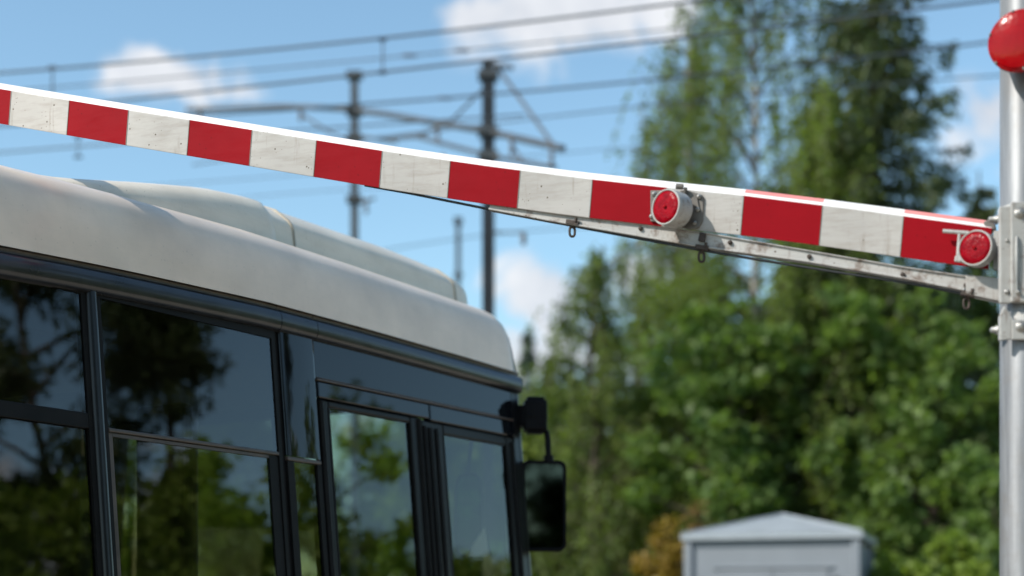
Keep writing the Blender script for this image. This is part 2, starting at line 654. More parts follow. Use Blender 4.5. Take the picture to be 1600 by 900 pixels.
window(.372, 1.214, 2.200, .014, 'hopper_glass', 'window_glass')
e = .329
for i in range(5):
    window(e - 1.06, e, 2.200, .05, 'hopper_glass', 'window_glass')
    mb = MB()
    mb.tube([S(e + .021, z, .002 if i == 0 else 0) for z in np.linspace(1.1, 2.66, 8)], .0215, 12)
    mb.build('window_pillar', 'bus_black', bus)
    e -= 1.105
# narrow glossy panel ahead of the second window
mb = MB()
slab(mb, 1.214, 1.238, 1.1, 2.66, -.03, -.004)
mb.build('window_pillar', 'rubber', bus)
mb = MB()
rings = []
for z in np.linspace(2.205, 2.660, 8):
    rings.append([S(1.239, z, -.02), S(1.2395, z, .002), S(1.243, z, .007), S(1.250, z, .0095), S(1.262, z, .0105), S(1.34, z, .0115), S(1.415, z, .0115), S(1.424, z, .0105), S(1.426, z, .0)])
mb.loft(rings)
mb.build('quarter_panel', 'black_glass', bus)
mb = MB()
slab(mb, 1.24, 1.428, 2.188, 2.203, -.02, .009)
mb.build('panel_trim', 'brown_trim', bus, bevel=.003)
mb = MB()
slab(mb, 1.24, 1.275, 1.1, 2.187, -.03, .006)
slab(mb, 1.276, 1.405, 1.1, 1.14, -.03, .004)
slab(mb, 1.406, 1.43, 1.1, 2.187, -.03, .006)
q = mb.build('quarter_window', 'rubber', bus)
mb = MB()
slab(mb, 1.276, 1.405, 1.141, 2.186, -.008, -.002)
mb.build('quarter_pane', 'window_glass', q)

# header above the door
mb = MB()
slab(mb, 1.429, 2.79, 2.506, 2.662, -.03, .006)
mb.build('header_panel', 'black_glass', bus, bevel=.004)
mb = MB()
slab(mb, 1.432, 2.79, 2.497, 2.505, -.02, .014)
mb.build('header_trim', 'brown_trim', bus, bevel=.003)
mb = MB()
slab(mb, 1.436, 2.144, 2.434, 2.496, -.03, .010)
slab(mb, 2.148, 2.79, 2.428, 2.496, -.03, .010)
mb.build('door_header', 'black_glass', bus, bevel=.006)

# folding door, two leaves
def leaf(a, b, gl0, gl1, ztop, th=.028):
    mb = MB()
    slab(mb, a, gl0, .42, ztop + th, -.03, .002)
    slab(mb, gl1, b, .42, ztop + th, -.03, .002)
    slab(mb, gl0 + .0005, gl1 - .0005, ztop, ztop + th, -.03, .0015)
    slab(mb, gl0 + .0005, gl1 - .0005, .42, .62, -.03, .0015)
    o = mb.build('door', 'door_frame', bus, bevel=.008)
    mb = MB()
    slab(mb, gl0 + .001, gl1 - .001, .621, ztop - .001, -.014, -.008)
    mb.build('door_pane', 'door_glass', o)
    mb = MB()
    for s in (a + .012, b - .012):
        mb.tube([S(s, z, .003) for z in (.45, ztop + .02)], .011, 8)
    mb.build('door_seal', 'rubber', o)
    mb = MB()
    for s in (gl0, gl1):
        slab(mb, s - .004, s + .004, .62, ztop, -.012, .003)
    mb.build('glazing_bead', 'rubber', o)


leaf(1.440, 2.086, 1.500, 2.018, 2.405)
leaf(2.096, 2.786, 2.244, 2.726, 2.382, .045)
mb = MB()
mb.tube([S(2.150, z, .004) for z in (.45, 2.40)], .012, 8)
mb.tube([S(2.195, z, .004) for z in (.45, 2.40)], .010, 8)
mb.build('door_hinge', 'door_frame', bus)

# windscreen and nose
mb = MB()
mb.hexa([(FRONT - .004, .06, 1.15), (FRONT - .004, W - .06, 1.15), (FRONT - .012, W - .06, 1.15), (FRONT - .012, .06, 1.15),
         (FRONT - .020, .06, 2.60), (FRONT - .020, W - .06, 2.60), (FRONT - .028, W - .06, 2.60), (FRONT - .028, .06, 2.60)])
mb.build('windscreen', 'clear_glass', bus)
mb = MB()
mb.box((FRONT - .02, W / 2, 2.655), (.014, W / 2 - .06, .052))
mb.build('brow_panel', 'bus_black', bus, bevel=.01)
mb = MB()
mb.box((FRONT - .02, .38, .85), (.04, .16, .07))
mb.build('headlight', 'clear_glass', bus, bevel=.02)
mb = MB()
mb.box((FRONT - .02, W - .38, .85), (.04, .16, .07))
mb.build('headlight', 'clear_glass', bus, bevel=.02)
# far wall windows, floor, ceiling and fittings
e = 2.66
for i in range(7):
    mb = MB()
    s0, s1 = e - 1.06, e
    slab(mb, s0, s0 + .05, 1.12, 2.46, -.04, .004, 0, Lw)
    slab(mb, s1 - .05, s1, 1.12, 2.46, -.04, .004, 0, Lw)
    slab(mb, s0 + .051, s1 - .051, 2.14, 2.46, -.04, .003, 0, Lw)
    w = mb.build('window', 'lining_dark', bus)
    mb = MB()
    slab(mb, s0 + .051, s1 - .051, 1.121, 2.139, -.006, .0, 0, Lw)
    mb.build('lower_pane', 'clear_glass', w)
    e -= 1.08
mb = MB()
mb.box((-1.38, W / 2, .72), (4.15, W / 2 - .09, .03))
mb.build('floor', 'bus_floor', bus)
mb = MB()
mb.box((-1.38, W / 2, 2.665), (4.12, W / 2 - .10, .02))
mb.build('ceiling_lining', 'lining', bus)
mb = MB()
mb.box((-1.7, .24, 2.58), (2.9, .12, .05), ((1, 0, 0), (0, .94, .34), (0, -.34, .94)))
mb.box((-1.7, W - .24, 2.56), (2.9, .12, .05), ((1, 0, 0), (0, .94, -.34), (0, .34, .94)))
mb.build('air_duct', 'lining', bus, bevel=.02)
mb = MB()
mb.box((1.36, 1.55, 1.62), (.02, .42, .92))
mb.box((1.10, .42, 1.55), (.03, .12, .85))
mb.build('partition', 'lining_dark', bus, bevel=.02)
mb = MB()
for s, y in ((1.25, .42), (.2, .5), (-.9, .5), (1.3, .95)):
    mb.tube([(s, y, .75), (s, y, 2.64)], .016, 8)
mb.tube([(1.2, .55, 2.32), (-4.5, .55, 2.32)], .015, 8)
mb.tube([(1.2, 1.75, 2.28), (-4.5, 1.75, 2.28)], .015, 8)
mb.build('handrail', 'steel_grey', bus)
for k in range(4):
    for y in (.62, 1.72):
        mb = MB()
        s = .55 - k * .95
        mb.box((s, y, 1.20), (.22, .22, .05))
        mb.box((s - .24, y, 1.50), (.04, .22, .32), ((.98, 0, .17), (0, 1, 0), (-.17, 0, .98)))
        mb.box((s - .1, y, .95), (.05, .05, .22))
        mb.build('passenger_seat', 'bus_floor', bus, bevel=.03)
mb = MB()
mb.box((2.05, 1.75, 1.25), (.24, .24, .07))
mb.box((1.78, 1.75, 1.66), (.06, .23, .42), ((.98, 0, .17), (0, 1, 0), (-.17, 0, .98)))
mb.box((1.72, 1.75, 2.14), (.05, .14, .09))
mb.build('driver_seat', 'bus_floor', bus, bevel=.04)
mb = MB()
mb.box((2.62, W / 2, 1.22), (.2, W / 2 - .15, .12))
mb.build('dashboard', 'lining_dark', bus, bevel=.05)
mb = MB()
rr = []
for w in range(24):
    a = 2 * math.pi * w / 24
    ca, sa = math.cos(a), math.sin(a)
    rr.append((math.copysign(abs(ca) ** .5, ca), math.copysign(abs(sa) ** .5, sa)))
mb.loft([[(2.70 + d, .17 + .070 * q_ * a, 2.09 + .185 * q_ * b) for a, b in rr] for d, q_ in ((0., .93), (.0, 1.), (.012, 1.), (.012, .93))], closed=True)
mb.tube([(2.70, .17, 2.275), (2.73, .17, 2.40), (2.78, .20, 2.60)], .010, 8)
cm = mb.build('sun_visor', 'mirror_black', bus)
mb = MB()
mb.loft([[(2.70 + d, .17 + .070 * .925 * a, 2.09 + .185 * .925 * b) for a, b in rr] for d in (.004, .007)], closed=True, caps=True)
mb.build('visor_film', 'green_film', cm)
mb = MB()
tri = [(2.66, .155, 1.905), (2.67, .065, 2.03), (2.67, .045, 1.91)]
mb.add(tri + [(x + .004, y, z) for x, y, z in tri], [(0, 1, 2), (5, 4, 3), (0, 3, 4, 1), (1, 4, 5, 2), (2, 5, 3, 0)])
mb.build('pennant', 'pale_cloth', bus)
# wheels
for s in (1.05 - 1.9, -3.9):
    for y, sg in ((.12, -1), (W - .12, 1)):
        mb = MB()
        mb.lathe((s, y - sg * .13, .48), (0, sg, 0), [(0, .30), (0, .44), (.03, .48), (.22, .48), (.255, .44), (.26, .31), (.22, .29)], 36)
        w = mb.build('wheel', 'tyre', bus)
        mb = MB()
        mb.lathe((s, y - sg * .13, .48), (0, sg, 0), [(.20, .30), (.22, .28), (.16, .20), (.22, .12), (.26, .11), (.26, .0)], 30)
        mb.build('rim', 'steel_grey', w)

# roof pod: rear swelling and front fairing
def pod(z_of, y_of, s0, s1, ends, n, endr, chamfer=False):
    """z_of(s) crest height, y_of(s) outer wall offset; rounded at an end when endr > 0"""
    mb = MB()
    rings = []
    for s in np.concatenate([np.linspace(s0, s1 - endr, n), s1 - endr + endr * np.sin(np.linspace(.08, 1.0, 12) * math.pi / 2)] if endr else [np.linspace(s0, s1, n)]):
        t = max(0., (s - (s1 - endr)) / endr) if endr else 0.
        q = math.sqrt(max(0.0, 1 - t ** 2.4))
        yo = y_of(s) + (1 - q) * ends[0]
        zt = 2.93 + (z_of(s) - 2.93) * ((1 - ends[1]) + ends[1] * q)
        h = zt - 2.93
        pr = [(yo - .03, 2.93), (yo - .012, 2.93 + h * .32), (yo, 2.93 + h * .55), (yo + .022, 2.93 + h * .74), (yo + .060, 2.93 + h * .89), (yo + .12, 2.93 + h * .97), (yo + .22, zt), (yo + .5, zt + .012)]
        if chamfer:
            pr = [(yo - .03, 2.93), (yo - .012, 2.93 + h * .40), (yo - .004, 2.93 + h * .60), (yo + .006, 2.93 + h * .68), (yo + .022, 2.93 + h * .74), (yo + .085, 2.93 + h * .90), (yo + .15, 2.93 + h * .98), (yo + .24, zt), (yo + .5, zt + .01)]
        pr = pr + [(W - y, z) for y, z in pr[::-1]]
        rings.append([(s, y, z) for y, z in pr])
    mb.loft(rings, caps=True)
    return mb


pz1 = lambda s: float(np.interp(s, [-2.4, -.6, 0, .45, .855, 1.177, 1.40, 1.6], [2.96, 2.965, 2.99, 3.053, 3.135, 3.194, 3.214, 3.22]))
pod(pz1, lambda s: .20, -2.4, 1.52, (.16, .10), 40, .11).build('rear_roof_pod', 'fairing_white', bus)
pz2 = lambda s: 3.232 + float(np.interp(s, [1, 2.3, 2.6, 3], [.0, -.005, -.018, -.05]))
pod(pz2, lambda s: .25, 1.40, 2.96, (.28, .42), 16, .22, True).build('front_roof_pod', 'fairing_white', bus)
mb = MB()
def pod_seam(s, grow):
    h = pz2(s) - 2.93 + grow
    yo = .25 - grow
    pr = [(yo - .03, 2.93), (yo - .012, 2.93 + h * .40), (yo - .004, 2.93 + h * .60), (yo + .006, 2.93 + h * .68), (yo + .022, 2.93 + h * .74), (yo + .085, 2.93 + h * .90), (yo + .15, 2.93 + h * .98), (yo + .24, 2.93 + h), (yo + .5, 2.94 + h)]
    pr = pr + [(W - y, z) for y, z in pr[::-1]]
    return [(s, y, z) for y, z in pr]
for s in (1.60, 2.70):
    mb.loft([pod_seam(s, -.002), pod_seam(s + .002, .004), pod_seam(s + .011, .004), pod_seam(s + .013, -.002)])
mb.build('pod_seam', 'sealant', bus)

# wing mirror on the front corner
def rrect(hw, hh, r, n=6):
    pts = []
    for cx, cy, a0 in ((hw - r, hh - r, 0), (-hw + r, hh - r, 90), (-hw + r, -hh + r, 180), (hw - r, -hh + r, 270)):
        for i in range(n + 1):
            a = R(a0 + 90 * i / n)
            pts.append((cx + r * math.cos(a), cy + r * math.sin(a)))
    return pts


def tob(p):                                  # world point to bus coordinates
    q = np.asarray(p) - P0
    return np.array([q @ D, q @ LF, q[2]])


mc = tob(at(850, 790, 7.02))
fn = nrm(np.array([-.80, -.60, 0]))          # the way the mirror glass looks, in bus coordinates
fr = nrm(np.cross((0, 0, 1), fn))
fu = np.array([-.0, 0, 1.])
def msec(hw, hh, d, r):
    return [mc + fr * a + fu * b - fn * d for a, b in rrect(hw, hh, r)]
mb = MB()
HW, HH = .098, .198
mb.loft([msec(HW - .014, HH - .014, .004, .022), msec(HW - .012, HH - .012, -.006, .024), msec(HW, HH, -.004, .032), msec(HW + .003, HH + .003, .025, .035), msec(HW - .005, HH - .005, .06, .035), msec(HW - .035, HH - .05, .085, .03)], closed=True, caps=True)
wm = mb.build('wing_mirror', 'mirror_black', bus)
mb = MB()
mb.loft([msec(HW - .015, HH - .015, .002, .021), msec(HW - .015, HH - .015, .0, .021)], closed=True, caps=True)
mb.build('mirror_glass', 'mirror_silver', wm)
mb = MB()
b0 = tob(at(836, 650, 7.02))
ax = (fr, fn, fu)
mb.box(b0, (.050, .045, .066), ax)
mb.box(b0 + fu * .071, (.040, .036, .010), ax)
mb.box(b0 - fu * .071, (.036, .034, .008), ax)
mb.box(b0 - fr * .0 + fu * .0 + np.array([-.01, .07, 0]), (.05, .05, .045), ((1, 0, 0), (0, 1, 0), (0, 0, 1)))
mb.build('mirror_bracket', 'mirror_black', wm, bevel=.014)
mb = MB()
pth = [tob(at(840, 668, 7.02)), tob(at(849, 670, 7.02)), tob(at(854, 676, 7.02)), tob(at(856, 688, 7.02)), tob(at(857, 716, 7.02))]
mb.tube(pth, .0135, 10)
mb.tube([pth[-1] + fu * .012, pth[-1] - fu * .022], .022, 10)
mb.build('mirror_arm', 'mirror_black', wm)
mb = MB()
for k in range(2):
    mb.lathe(b0 + fr * (.012 + .02 * k) * -1 + fn * .045 - fu * .005, fn, [(0, .007), (.005, .007), (.006, 0)], 10)
mb.build('bracket_screw', 'rubber', wm)

# ------------------------------------------------------------------ barrier
B = .83                                      # size of the barrier: 0.11 m deep boom in 0.22 m stripes


class BMB(MB):
    def box(self, c, h, ax=None, mi=0):
        MB.box(self, c, [x * B for x in h], ax, mi)

    def tube(self, path, rad, n=10, mi=0, cap=True, smooth=True):
        MB.tube(self, path, [r * B for r in rad] if hasattr(rad, '__len__') else rad * B, n, mi, cap, smooth)

    def lathe(self, o, axis, prof, n=32, mi=0, smooth=True, up=(0, 0, 1)):
        MB.lathe(self, o, axis, [(d * B, r * B) for d, r in prof], n, mi, smooth, up)


PC = np.array([1.601 * B, 5.0 * B, 0.])
bar = empty('level_crossing_barrier', PC)
tag(bar, 'red and white striped level crossing barrier half raised on a galvanised post with red lamps', 'barrier')
A = nrm([-7900 / F, 1, 1820 / F])
O = at(1540, 418, 5.05 * B)
U = nrm(np.array([0, 0, 1.]) - A * A[2])
NN = -np.cross(A, U)
if NN[1] > 0:
    NN = -NN


def bow(t):
    return float(np.interp(t, [-.3, 0, .5, .8, 1.1, 1.4, 1.75, 2.1, 2.6, 3.2, 3.7, 4.6, 6], [-.006, -.006, -.008, -.012, -.022, -.030, -.033, -.031, -.022, -.011, 0, .022, .07]))


def AP(t, u, n, bowed=True):
    return O + (A * t + U * (u + (bow(t) if bowed else 0)) + NN * n) * B


def arm_uv(px, py, n=0.):
    d = np.array([(px - CX) / F, 1, (HY - py) / F])
    Q = O + NN * n * B
    s = ((Q - CAM) @ NN) / (d @ NN)
    p = CAM + d * s - O
    return p @ A / B, p @ U / B


FH = .131
sec = [(0, .0), (0, FH), (-.012, FH + .012), (-.034, FH + .030), (-.058, FH + .012), (-.058, .030)]
mb = BMB()
step = .2622
SHEAR = .13
kmax = 21
for k in range(kmax):
    t0 = .006 + step * k if k else -.01
    t1 = .006 + step * (k + 1)
    red = (k % 2 == 0)
    nsub = 2
    for q in range(nsub):
        ta, tb = t0 + (t1 - t0) * q / nsub, t0 + (t1 - t0) * (q + 1) / nsub
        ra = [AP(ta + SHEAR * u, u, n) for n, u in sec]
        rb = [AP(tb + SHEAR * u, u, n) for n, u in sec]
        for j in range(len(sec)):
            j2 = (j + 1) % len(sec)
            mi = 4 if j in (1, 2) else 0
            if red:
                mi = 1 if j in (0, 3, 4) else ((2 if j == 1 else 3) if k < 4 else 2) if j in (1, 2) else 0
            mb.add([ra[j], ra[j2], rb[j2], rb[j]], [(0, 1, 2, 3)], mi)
    if k == 0:
        mb.add([AP(t0 + SHEAR * u, u, n) for n, u in sec], [tuple(range(len(sec)))], 0)
    if k == kmax - 1:
        mb.add([AP(t1 + SHEAR * u, u, n) for n, u in sec], [tuple(range(len(sec) - 1, -1, -1))], 0)
arm = mb.build('arm', ['arm_white', 'arm_red', 'arm_red_glare', 'arm_red_glare_rim', 'arm_white_glare'], bar, off=PC)
import bmesh
bm = bmesh.new(); bm.from_mesh(arm.data)
bmesh.ops.remove_doubles(bm, verts=bm.verts, dist=.0004)
bmesh.ops.recalc_face_normals(bm, faces=bm.faces)
bm.to_mesh(arm.data); bm.free()
bv = arm.modifiers.new('edge_round', 'BEVEL'); bv.width = .0025; bv.segments = 2; bv.limit_method = 'ANGLE'; bv.angle_limit = R(25)
# thin edging along the lower lip and tape joints
mb = BMB()
for k in range(kmax):
    t1 = .006 + step * (k + 1)
    a = [AP(t1 + dx + SHEAR * u, u, .0012) for dx, u in ((-.0012, .002), (.0012, .002), (.0012, FH - .002), (-.0012, FH - .002))]
    b = [p - NN * .003 for p in a]
    mb.hexa(b + a)
mb.build('tape_joint', 'dark_plate', bar, off=PC)
# supporting beam below
def line_pts(pts, n):
    return [arm_uv(x, y, n) for x, y in pts]
bt = line_pts([(765, 316), (860, 330), (1100, 363), (1262, 391), (1404, 415.5), (1509, 431)], -.01)
bb = line_pts([(765, 328), (860, 346), (1090, 386), (1262, 410), (1411, 435.5), (1509, 455)], -.01)
mb = BMB()
rings = []
for (ta, ua), (tb, ub) in zip(bt, bb):
    t = (ta + tb) / 2
    h = ua - ub
    rings.append([AP(t, ub, -.012, 0), AP(t, ub, -.004, 0), AP(t, ub + .006, -.004, 0), AP(t, ub + .006, -.012, 0), AP(t, ua - .004, -.012, 0), AP(t, ua - .004, -.004, 0), AP(t, ua, -.004, 0), AP(t, ua, -.042, 0), AP(t, ub, -.042, 0)])
mb.loft(rings, smooth=False, closed=True, caps=True)
# socket piece next to the post
(ta, ua), (tb, ub) = arm_uv(1509, 429, 0), arm_uv(1509, 459, 0)
(tc, uc), (td, ud) = arm_uv(1580, 436, 0), arm_uv(1580, 474, 0)
mb.hexa([AP(tb, ub, 0, 0), AP(td, ud, 0, 0), AP(td, ud, -.05, 0), AP(tb, ub, -.05, 0), AP(ta, ua, 0, 0), AP(tc, uc, 0, 0), AP(tc, uc, -.05, 0), AP(ta, ua, -.05, 0)])
mb.build('support_beam', 'beam_white', bar, off=PC, bevel=.0015)
mb = BMB()
for px, py in ((1140, 378), (1264, 400), (1410, 428), (1509, 445), (1000, 356)):
    t, u = arm_uv(px, py, 0)
    mb.lathe(AP(t, u, -.012, 0), NN, [(0, .0075), (.007, .0075), (.010, .004), (.010, 0)], 8)
for px, py in ((1097, 371),):
    t, u = arm_uv(px, py, 0)
    mb.box(AP(t, u, .0, 0), (.010, .013, .006), (A, U, NN))
mb.build('beam_bolt', 'rust_brown', bar, off=PC)
# sagging cable with hanger clips
cb = [(570, 289.5), (640, 302), (700, 314), (800, 334), (895, 353), (1000, 373), (1097, 391), (1180, 405), (1300, 424), (1420, 442), (1515, 461), (1572, 470)]
mb = BMB()
mb.tube([AP(*arm_uv(x, y, -.02), -.02, 0) for x, y in cb], .0045, 8)
mb.build('cable', 'cable_black', bar, off=PC)
for px, py in ((896, 350), (1098, 389), (1512, 461)):
    mb = BMB()
    t, u = arm_uv(px, py, -.02)
    mb.box(AP(t, u + .002, -.018, 0), (.022, .007, .018), (A, U, NN))
    mb.tube([AP(t - .012, u + .004, .0, 0), AP(t - .012, u + .018, .0, 0)], .005, 8)
    c = AP(t - .002, u - .027, -.018, 0)
    ln = []
    for i in range(25):
        w = 2 * math.pi * i / 24
        ln.append(c + nrm([1, .1, 0]) * .0075 * math.copysign(abs(math.cos(w)) ** .7, math.cos(w)) + np.array([0, 0, 1]) * .0135 * math.copysign(abs(math.sin(w)) ** .8, math.sin(w)))
    mb.tube(ln, .0044, 8, cap=False)
    mb.tube([c + (0, 0, .010), c + (0, 0, .026)], .006, 8)
    mb.build('cable_hanger', 'rust_brown', bar, off=PC)

# round warning lamps on the arm
def lamp(px, py, rad, depth, yaw, stand):
    t, u = arm_uv(px, py, stand)
    c = AP(t, u, stand, 0)
    ax = NN.copy()
    ca, sa = math.cos(yaw), math.sin(yaw)
    ax = nrm([ax[0] * ca - ax[1] * sa, ax[0] * sa + ax[1] * ca, ax[2]])
    back = c - ax * depth * B
    mb = BMB()
    mb.lathe(back, ax, [(0, rad * .5), (0, rad * .98), (depth * .12, rad * 1.02), (depth * .9, rad * 1.02), (depth, rad * 1.0), (depth, rad * .93), (depth - .006, rad * .92)], 40)
    h = mb.build('warning_lamp', 'bracket_white', bar, off=PC)
    mb = BMB()
    mb.lathe(c - ax * .005 * B, ax, [(0, rad * .925), (.003, rad * .90), (.0045, rad * .6), (.0052, rad * .25), (.0054, 0)], 40)
    mb.build('lens', 'lens_red', h, off=PC)
    mb = BMB()
    mb.lathe(c + ax * .0035 * B, ax, [(0, .006), (.003, .005), (.004, 0)], 12)
    mb.build('lens_stud', 'lens_big', h, off=PC)
    return h, c, ax, back


def plate(mb, corners, n0, n1):
    """outline in photo pixels laid on the arm's face plane"""
    pts = [arm_uv(x, y, n1) for x, y in corners]
    a = [AP(t, u, n1, 0) for t, u in pts]
    b = [AP(t, u, n0, 0) for t, u in pts]
    k = len(a)
    mb.add(a + b, [tuple(range(k)), tuple(range(2 * k - 1, k - 1, -1))] + [(i, (i + 1) % k, k + (i + 1) % k, k + i) for i in range(k)])


h1, c1, ax1, bk1 = lamp(1039.5, 323, .0578, .075, R(-26), .098)
mb = BMB()
plate(mb, [(1062, 297), (1073, 297), (1097, 304), (1100, 309), (1098, 345), (1092, 356), (1078, 359), (1062, 354)], .002, .008)
plate(mb, [(1016, 297), (1034, 297), (1034, 346), (1016, 346)], .002, .010)
mb.build('mounting_plate', 'dark_plate', h1, off=PC, bevel=.003)
mb = BMB()
plate(mb, [(1072, 296), (1088, 304), (1093, 330), (1076, 312)], .009, .014)
cpl = AP(*arm_uv(1062, 326, .03), .02, 0)
mb.tube([cpl - NN * .01, bk1 + ax1 * .004], [.042, .046], 20)
t, u = arm_uv(1062, 292, .03)
mb.tube([AP(t + .012, u, .03, 0), AP(t - .012, u + .002, .03, 0)], .009, 10)
t, u = arm_uv(1071, 295, .03)
mb.tube([AP(t, u + .004, .03, 0), AP(t, u - .03, .015, 0)], .006, 8)
mb.build('lamp_bracket', 'dark_plate', h1, off=PC)
mb = BMB()
for px, py in ((1022, 303), (1018, 338), (1092, 307), (1090, 327), (1085, 348)):
    t, u = arm_uv(px, py, .012)
    mb.lathe(AP(t, u, .008, 0), NN, [(0, .0085), (.005, .0085), (.0075, .005), (.0075, 0)], 8)
    mb.lathe(AP(t, u, .014, 0), NN, [(0, .004), (.006, .004), (.006, 0)], 8)
mb.build('plate_bolt', 'dull_steel', h1, off=PC)
mb = BMB()
mb.tube([AP(*arm_uv(1034, 353, .03), .03, 0), AP(*arm_uv(1048, 355, .03), .03, 0), AP(*arm_uv(1051, 359, .03), .03, 0)], .003, 6)
mb.build('wire_clip', 'bracket_white', h1, off=PC)

h2, c2, ax2, bk2 = lamp(1523, 387, .055, .045, R(-20), .058)
mb = BMB()
g = lambda x, y, n=.03: AP(*arm_uv(x, y, n), n, 0)
mb.tube([g(1473, 361), g(1513, 364)], .0065, 10)
mb.tube([g(1499, 364), g(1496, 404)], .005, 8)
mb.box(g(1497, 405), (.010, .009, .008), (A, U, NN))
mb.tube([g(1497, 405), g(1510, 411)], .006, 8)
mb.build('lamp_bracket', 'bracket_white', h2, off=PC, bevel=.002)

# arm shoe at the post
mb = BMB()
plate(mb, [(1552, 360), (1584, 362), (1584, 422), (1568, 424), (1552, 419)], -.030, -.006)
plate(mb, [(1560, 362), (1584, 362), (1578, 398)], -.005, .004)
mb.build('arm_shoe', 'bracket_white', bar, off=PC, bevel=.002)
mb = BMB()
plate(mb, [(1536, 346), (1547, 342), (1556, 352), (1556, 360), (1540, 357)], -.05, -.002)
mb.build('arm_end_cap', 'dark_plate', bar, off=PC, bevel=.004)

# post and hinge clamp
mb = BMB()
mb.lathe((PC[0], PC[1], 0), (0, 0, 1), [(0, .075), (5.2, .073), (5.22, .06), (5.23, 0)], 40)
mb.build('post', 'galvanised', bar, off=PC)
mb = BMB()
mb.box((PC[0], PC[1], .02), (.17, .17, .02))
mb.build('base_plate', 'galvanised', bar, off=PC, bevel=.01)
mb = BMB()
def vplate(mb, x0, x1, y0, y1, z0, z1):
    y0, y1 = y0 * B, y1 * B
    mb.hexa([(x0, y0, z0), (x1, y0, z0), (x1, y1, z0), (x0, y1, z0), (x0, y0, z1), (x1, y0, z1), (x1, y1, z1), (x0, y1, z1)])
X = lambda px, d=4.92: (px - CX) / F * d * B
Zp = lambda py, d=4.92: CZ + (HY - py) / F * d * B
vplate(mb, X(1562), X(1579), 4.918, 4.932, Zp(474), Zp(322))
vplate(mb, X(1578), X(1640), 4.906, 4.930, Zp(473), Zp(317))
vplate(mb, X(1564), X(1640), 4.936, 4.95, Zp(468), Zp(326))
mb.lathe((PC[0], PC[1], Zp(470, 5.0)), (0, 0, 1), [(0, .074), (0, .0795), (.020, .0795), (.020, .074)], 36)
mb.lathe((PC[0], PC[1], Zp(335, 5.0)), (0, 0, 1), [(0, .074), (0, .0795), (.020, .0795), (.020, .074)], 36)
mb.build('hinge_plate', 'bracket_white', bar, off=PC, bevel=.003)
mb = BMB()
pts = [(1562, 520), (1562, 492), (1569, 478), (1580, 494), (1580, 530), (1562, 532)]
a = [(X(x), 4.915 * B, Zp(y)) for x, y in pts]; b = [(x, 4.928 * B, z) for x, _, z in a]
k = len(a)
mb.add(a + b, [tuple(range(k)), tuple(range(2 * k - 1, k - 1, -1))] + [(i, (i + 1) % k, k + (i + 1) % k, k + i) for i in range(k)])
vplate(mb, X(1580), X(1640), 4.912, 4.928, Zp(531), Zp(500))
mb.lathe((PC[0], PC[1], Zp(531, 5.0)), (0, 0, 1), [(0, .074), (0, .0785), (.075, .0785), (.075, .074)], 36)
mb.build('lower_clamp', 'bracket_white', bar, off=PC, bevel=.002)
mb = BMB()
def bolt(p, axis, r=.012, l=.012):
    mb.lathe(p, axis, [(-.004, r * 1.5), (0, r * 1.5), (.0005, r), (l, r * .95), (l + .003, r * .6), (l + .003, 0)], 12)
bolt((X(1591), 4.905 * B, Zp(335)), (0, -1, 0)); bolt((X(1562), 4.96 * B, Zp(338)), (-1, -.1, 0), .010, .02)
bolt((X(1562), 4.96 * B, Zp(512)), (-1, -.1, 0), .010, .014); bolt((X(1594), 4.911 * B, Zp(511)), (0, -1, 0), .012)
bolt((X(1573), 4.917 * B, Zp(376)), (0, -1, 0), .004, .004); bolt((X(1588), 4.905 * B, Zp(458)), (0, -1, 0), .006, .006)
bolt((X(1573), 4.917 * B, Zp(456)), (0, -1, 0), .006, .006)
mb.build('clamp_bolt', 'dull_steel', bar, off=PC)
mb = BMB()
mb.tube([(X(1586), 4.903 * B, Zp(y)) for y in (372, 380, 420, 456)], [.005, .007, .007, .005], 8)
mb.build('slide_pin', 'dull_steel', bar, off=PC)
# large red signal lamp high on the post
lc = np.array([X(1592, 4.84), 4.84 * B, Zp(63, 4.84)])
la = nrm([-.55, -.95, -.05])
mb = BMB()
mb.lathe(lc, la, [(-.075, .05), (-.07, .08), (-.02, .092), (0, .0925), (.004, .091), (.004, .086)], 44)
mb.tube([lc - la * .06 * B, (PC[0], PC[1], lc[2])], .03, 16)
sl = mb.build('signal_lamp', 'lens_big', bar, off=PC)
mb = BMB()
mb.lathe(lc, la, [(.003, .0865), (.010, .083), (.010, .0795), (.011, .077), (.0135, .066), (.0165, .046), (.0185, .022), (.019, 0)], 44)
mb.build('lens', 'lens_big', sl, off=PC)
mb = BMB()
for i in range(6):
    a = R(20 + 60 * i)
    e1 = nrm(np.cross(la, (0, 0, 1))); e2 = np.cross(e1, la)
    mb.lathe(lc + la * .004 * B + (e1 * math.cos(a) + e2 * math.sin(a)) * .089 * B, la, [(0, .005), (.004, .0045), (.006, 0)], 8)
mb.build('lens_stud', 'dull_steel', sl, off=PC)

# ------------------------------------------------------------------ catenary masts and overhead wires
def mast(px, top, d, half, mat, label):
    c = at(px, HY, d); base = np.array([c[0], c[1], 0.])
    h = at(px, top, d)[2]
    r = empty('catenary_mast', base)
    tag(r, label, 'mast', 'masts of the railway overhead line')
    mb = MB()                                 # boxed steel column
    mb.box((0, 0, h / 2), (half * .92, half * .92, h / 2))
    mb.build('column', mat, r)
    mb = MB()
    mb.box((0, 0, .15), (.3, .3, .15))
    mb.build('footing', 'concrete', r, bevel=.02)
    return r, base


def seg(mb, base, pts, rad, n=8):
    mb.tube([at(*p) - base for p in pts], rad, n)


def drops(mb, base, pts, rad=.035):
    for (x, y, l, d) in pts:
        p = at(x, y, d) - base
        for i in range(3):
            mb.lathe(p - np.array([0, 0, l * (i + .3) / 3.3]), (0, 0, -1), [(0, rad * .4), (.01, rad * 1.3), (.05, rad * .6), (.07, rad * .4)], 10)
        mb.tube([p, p - np.array([0, 0, l])], rad * .4, 8)


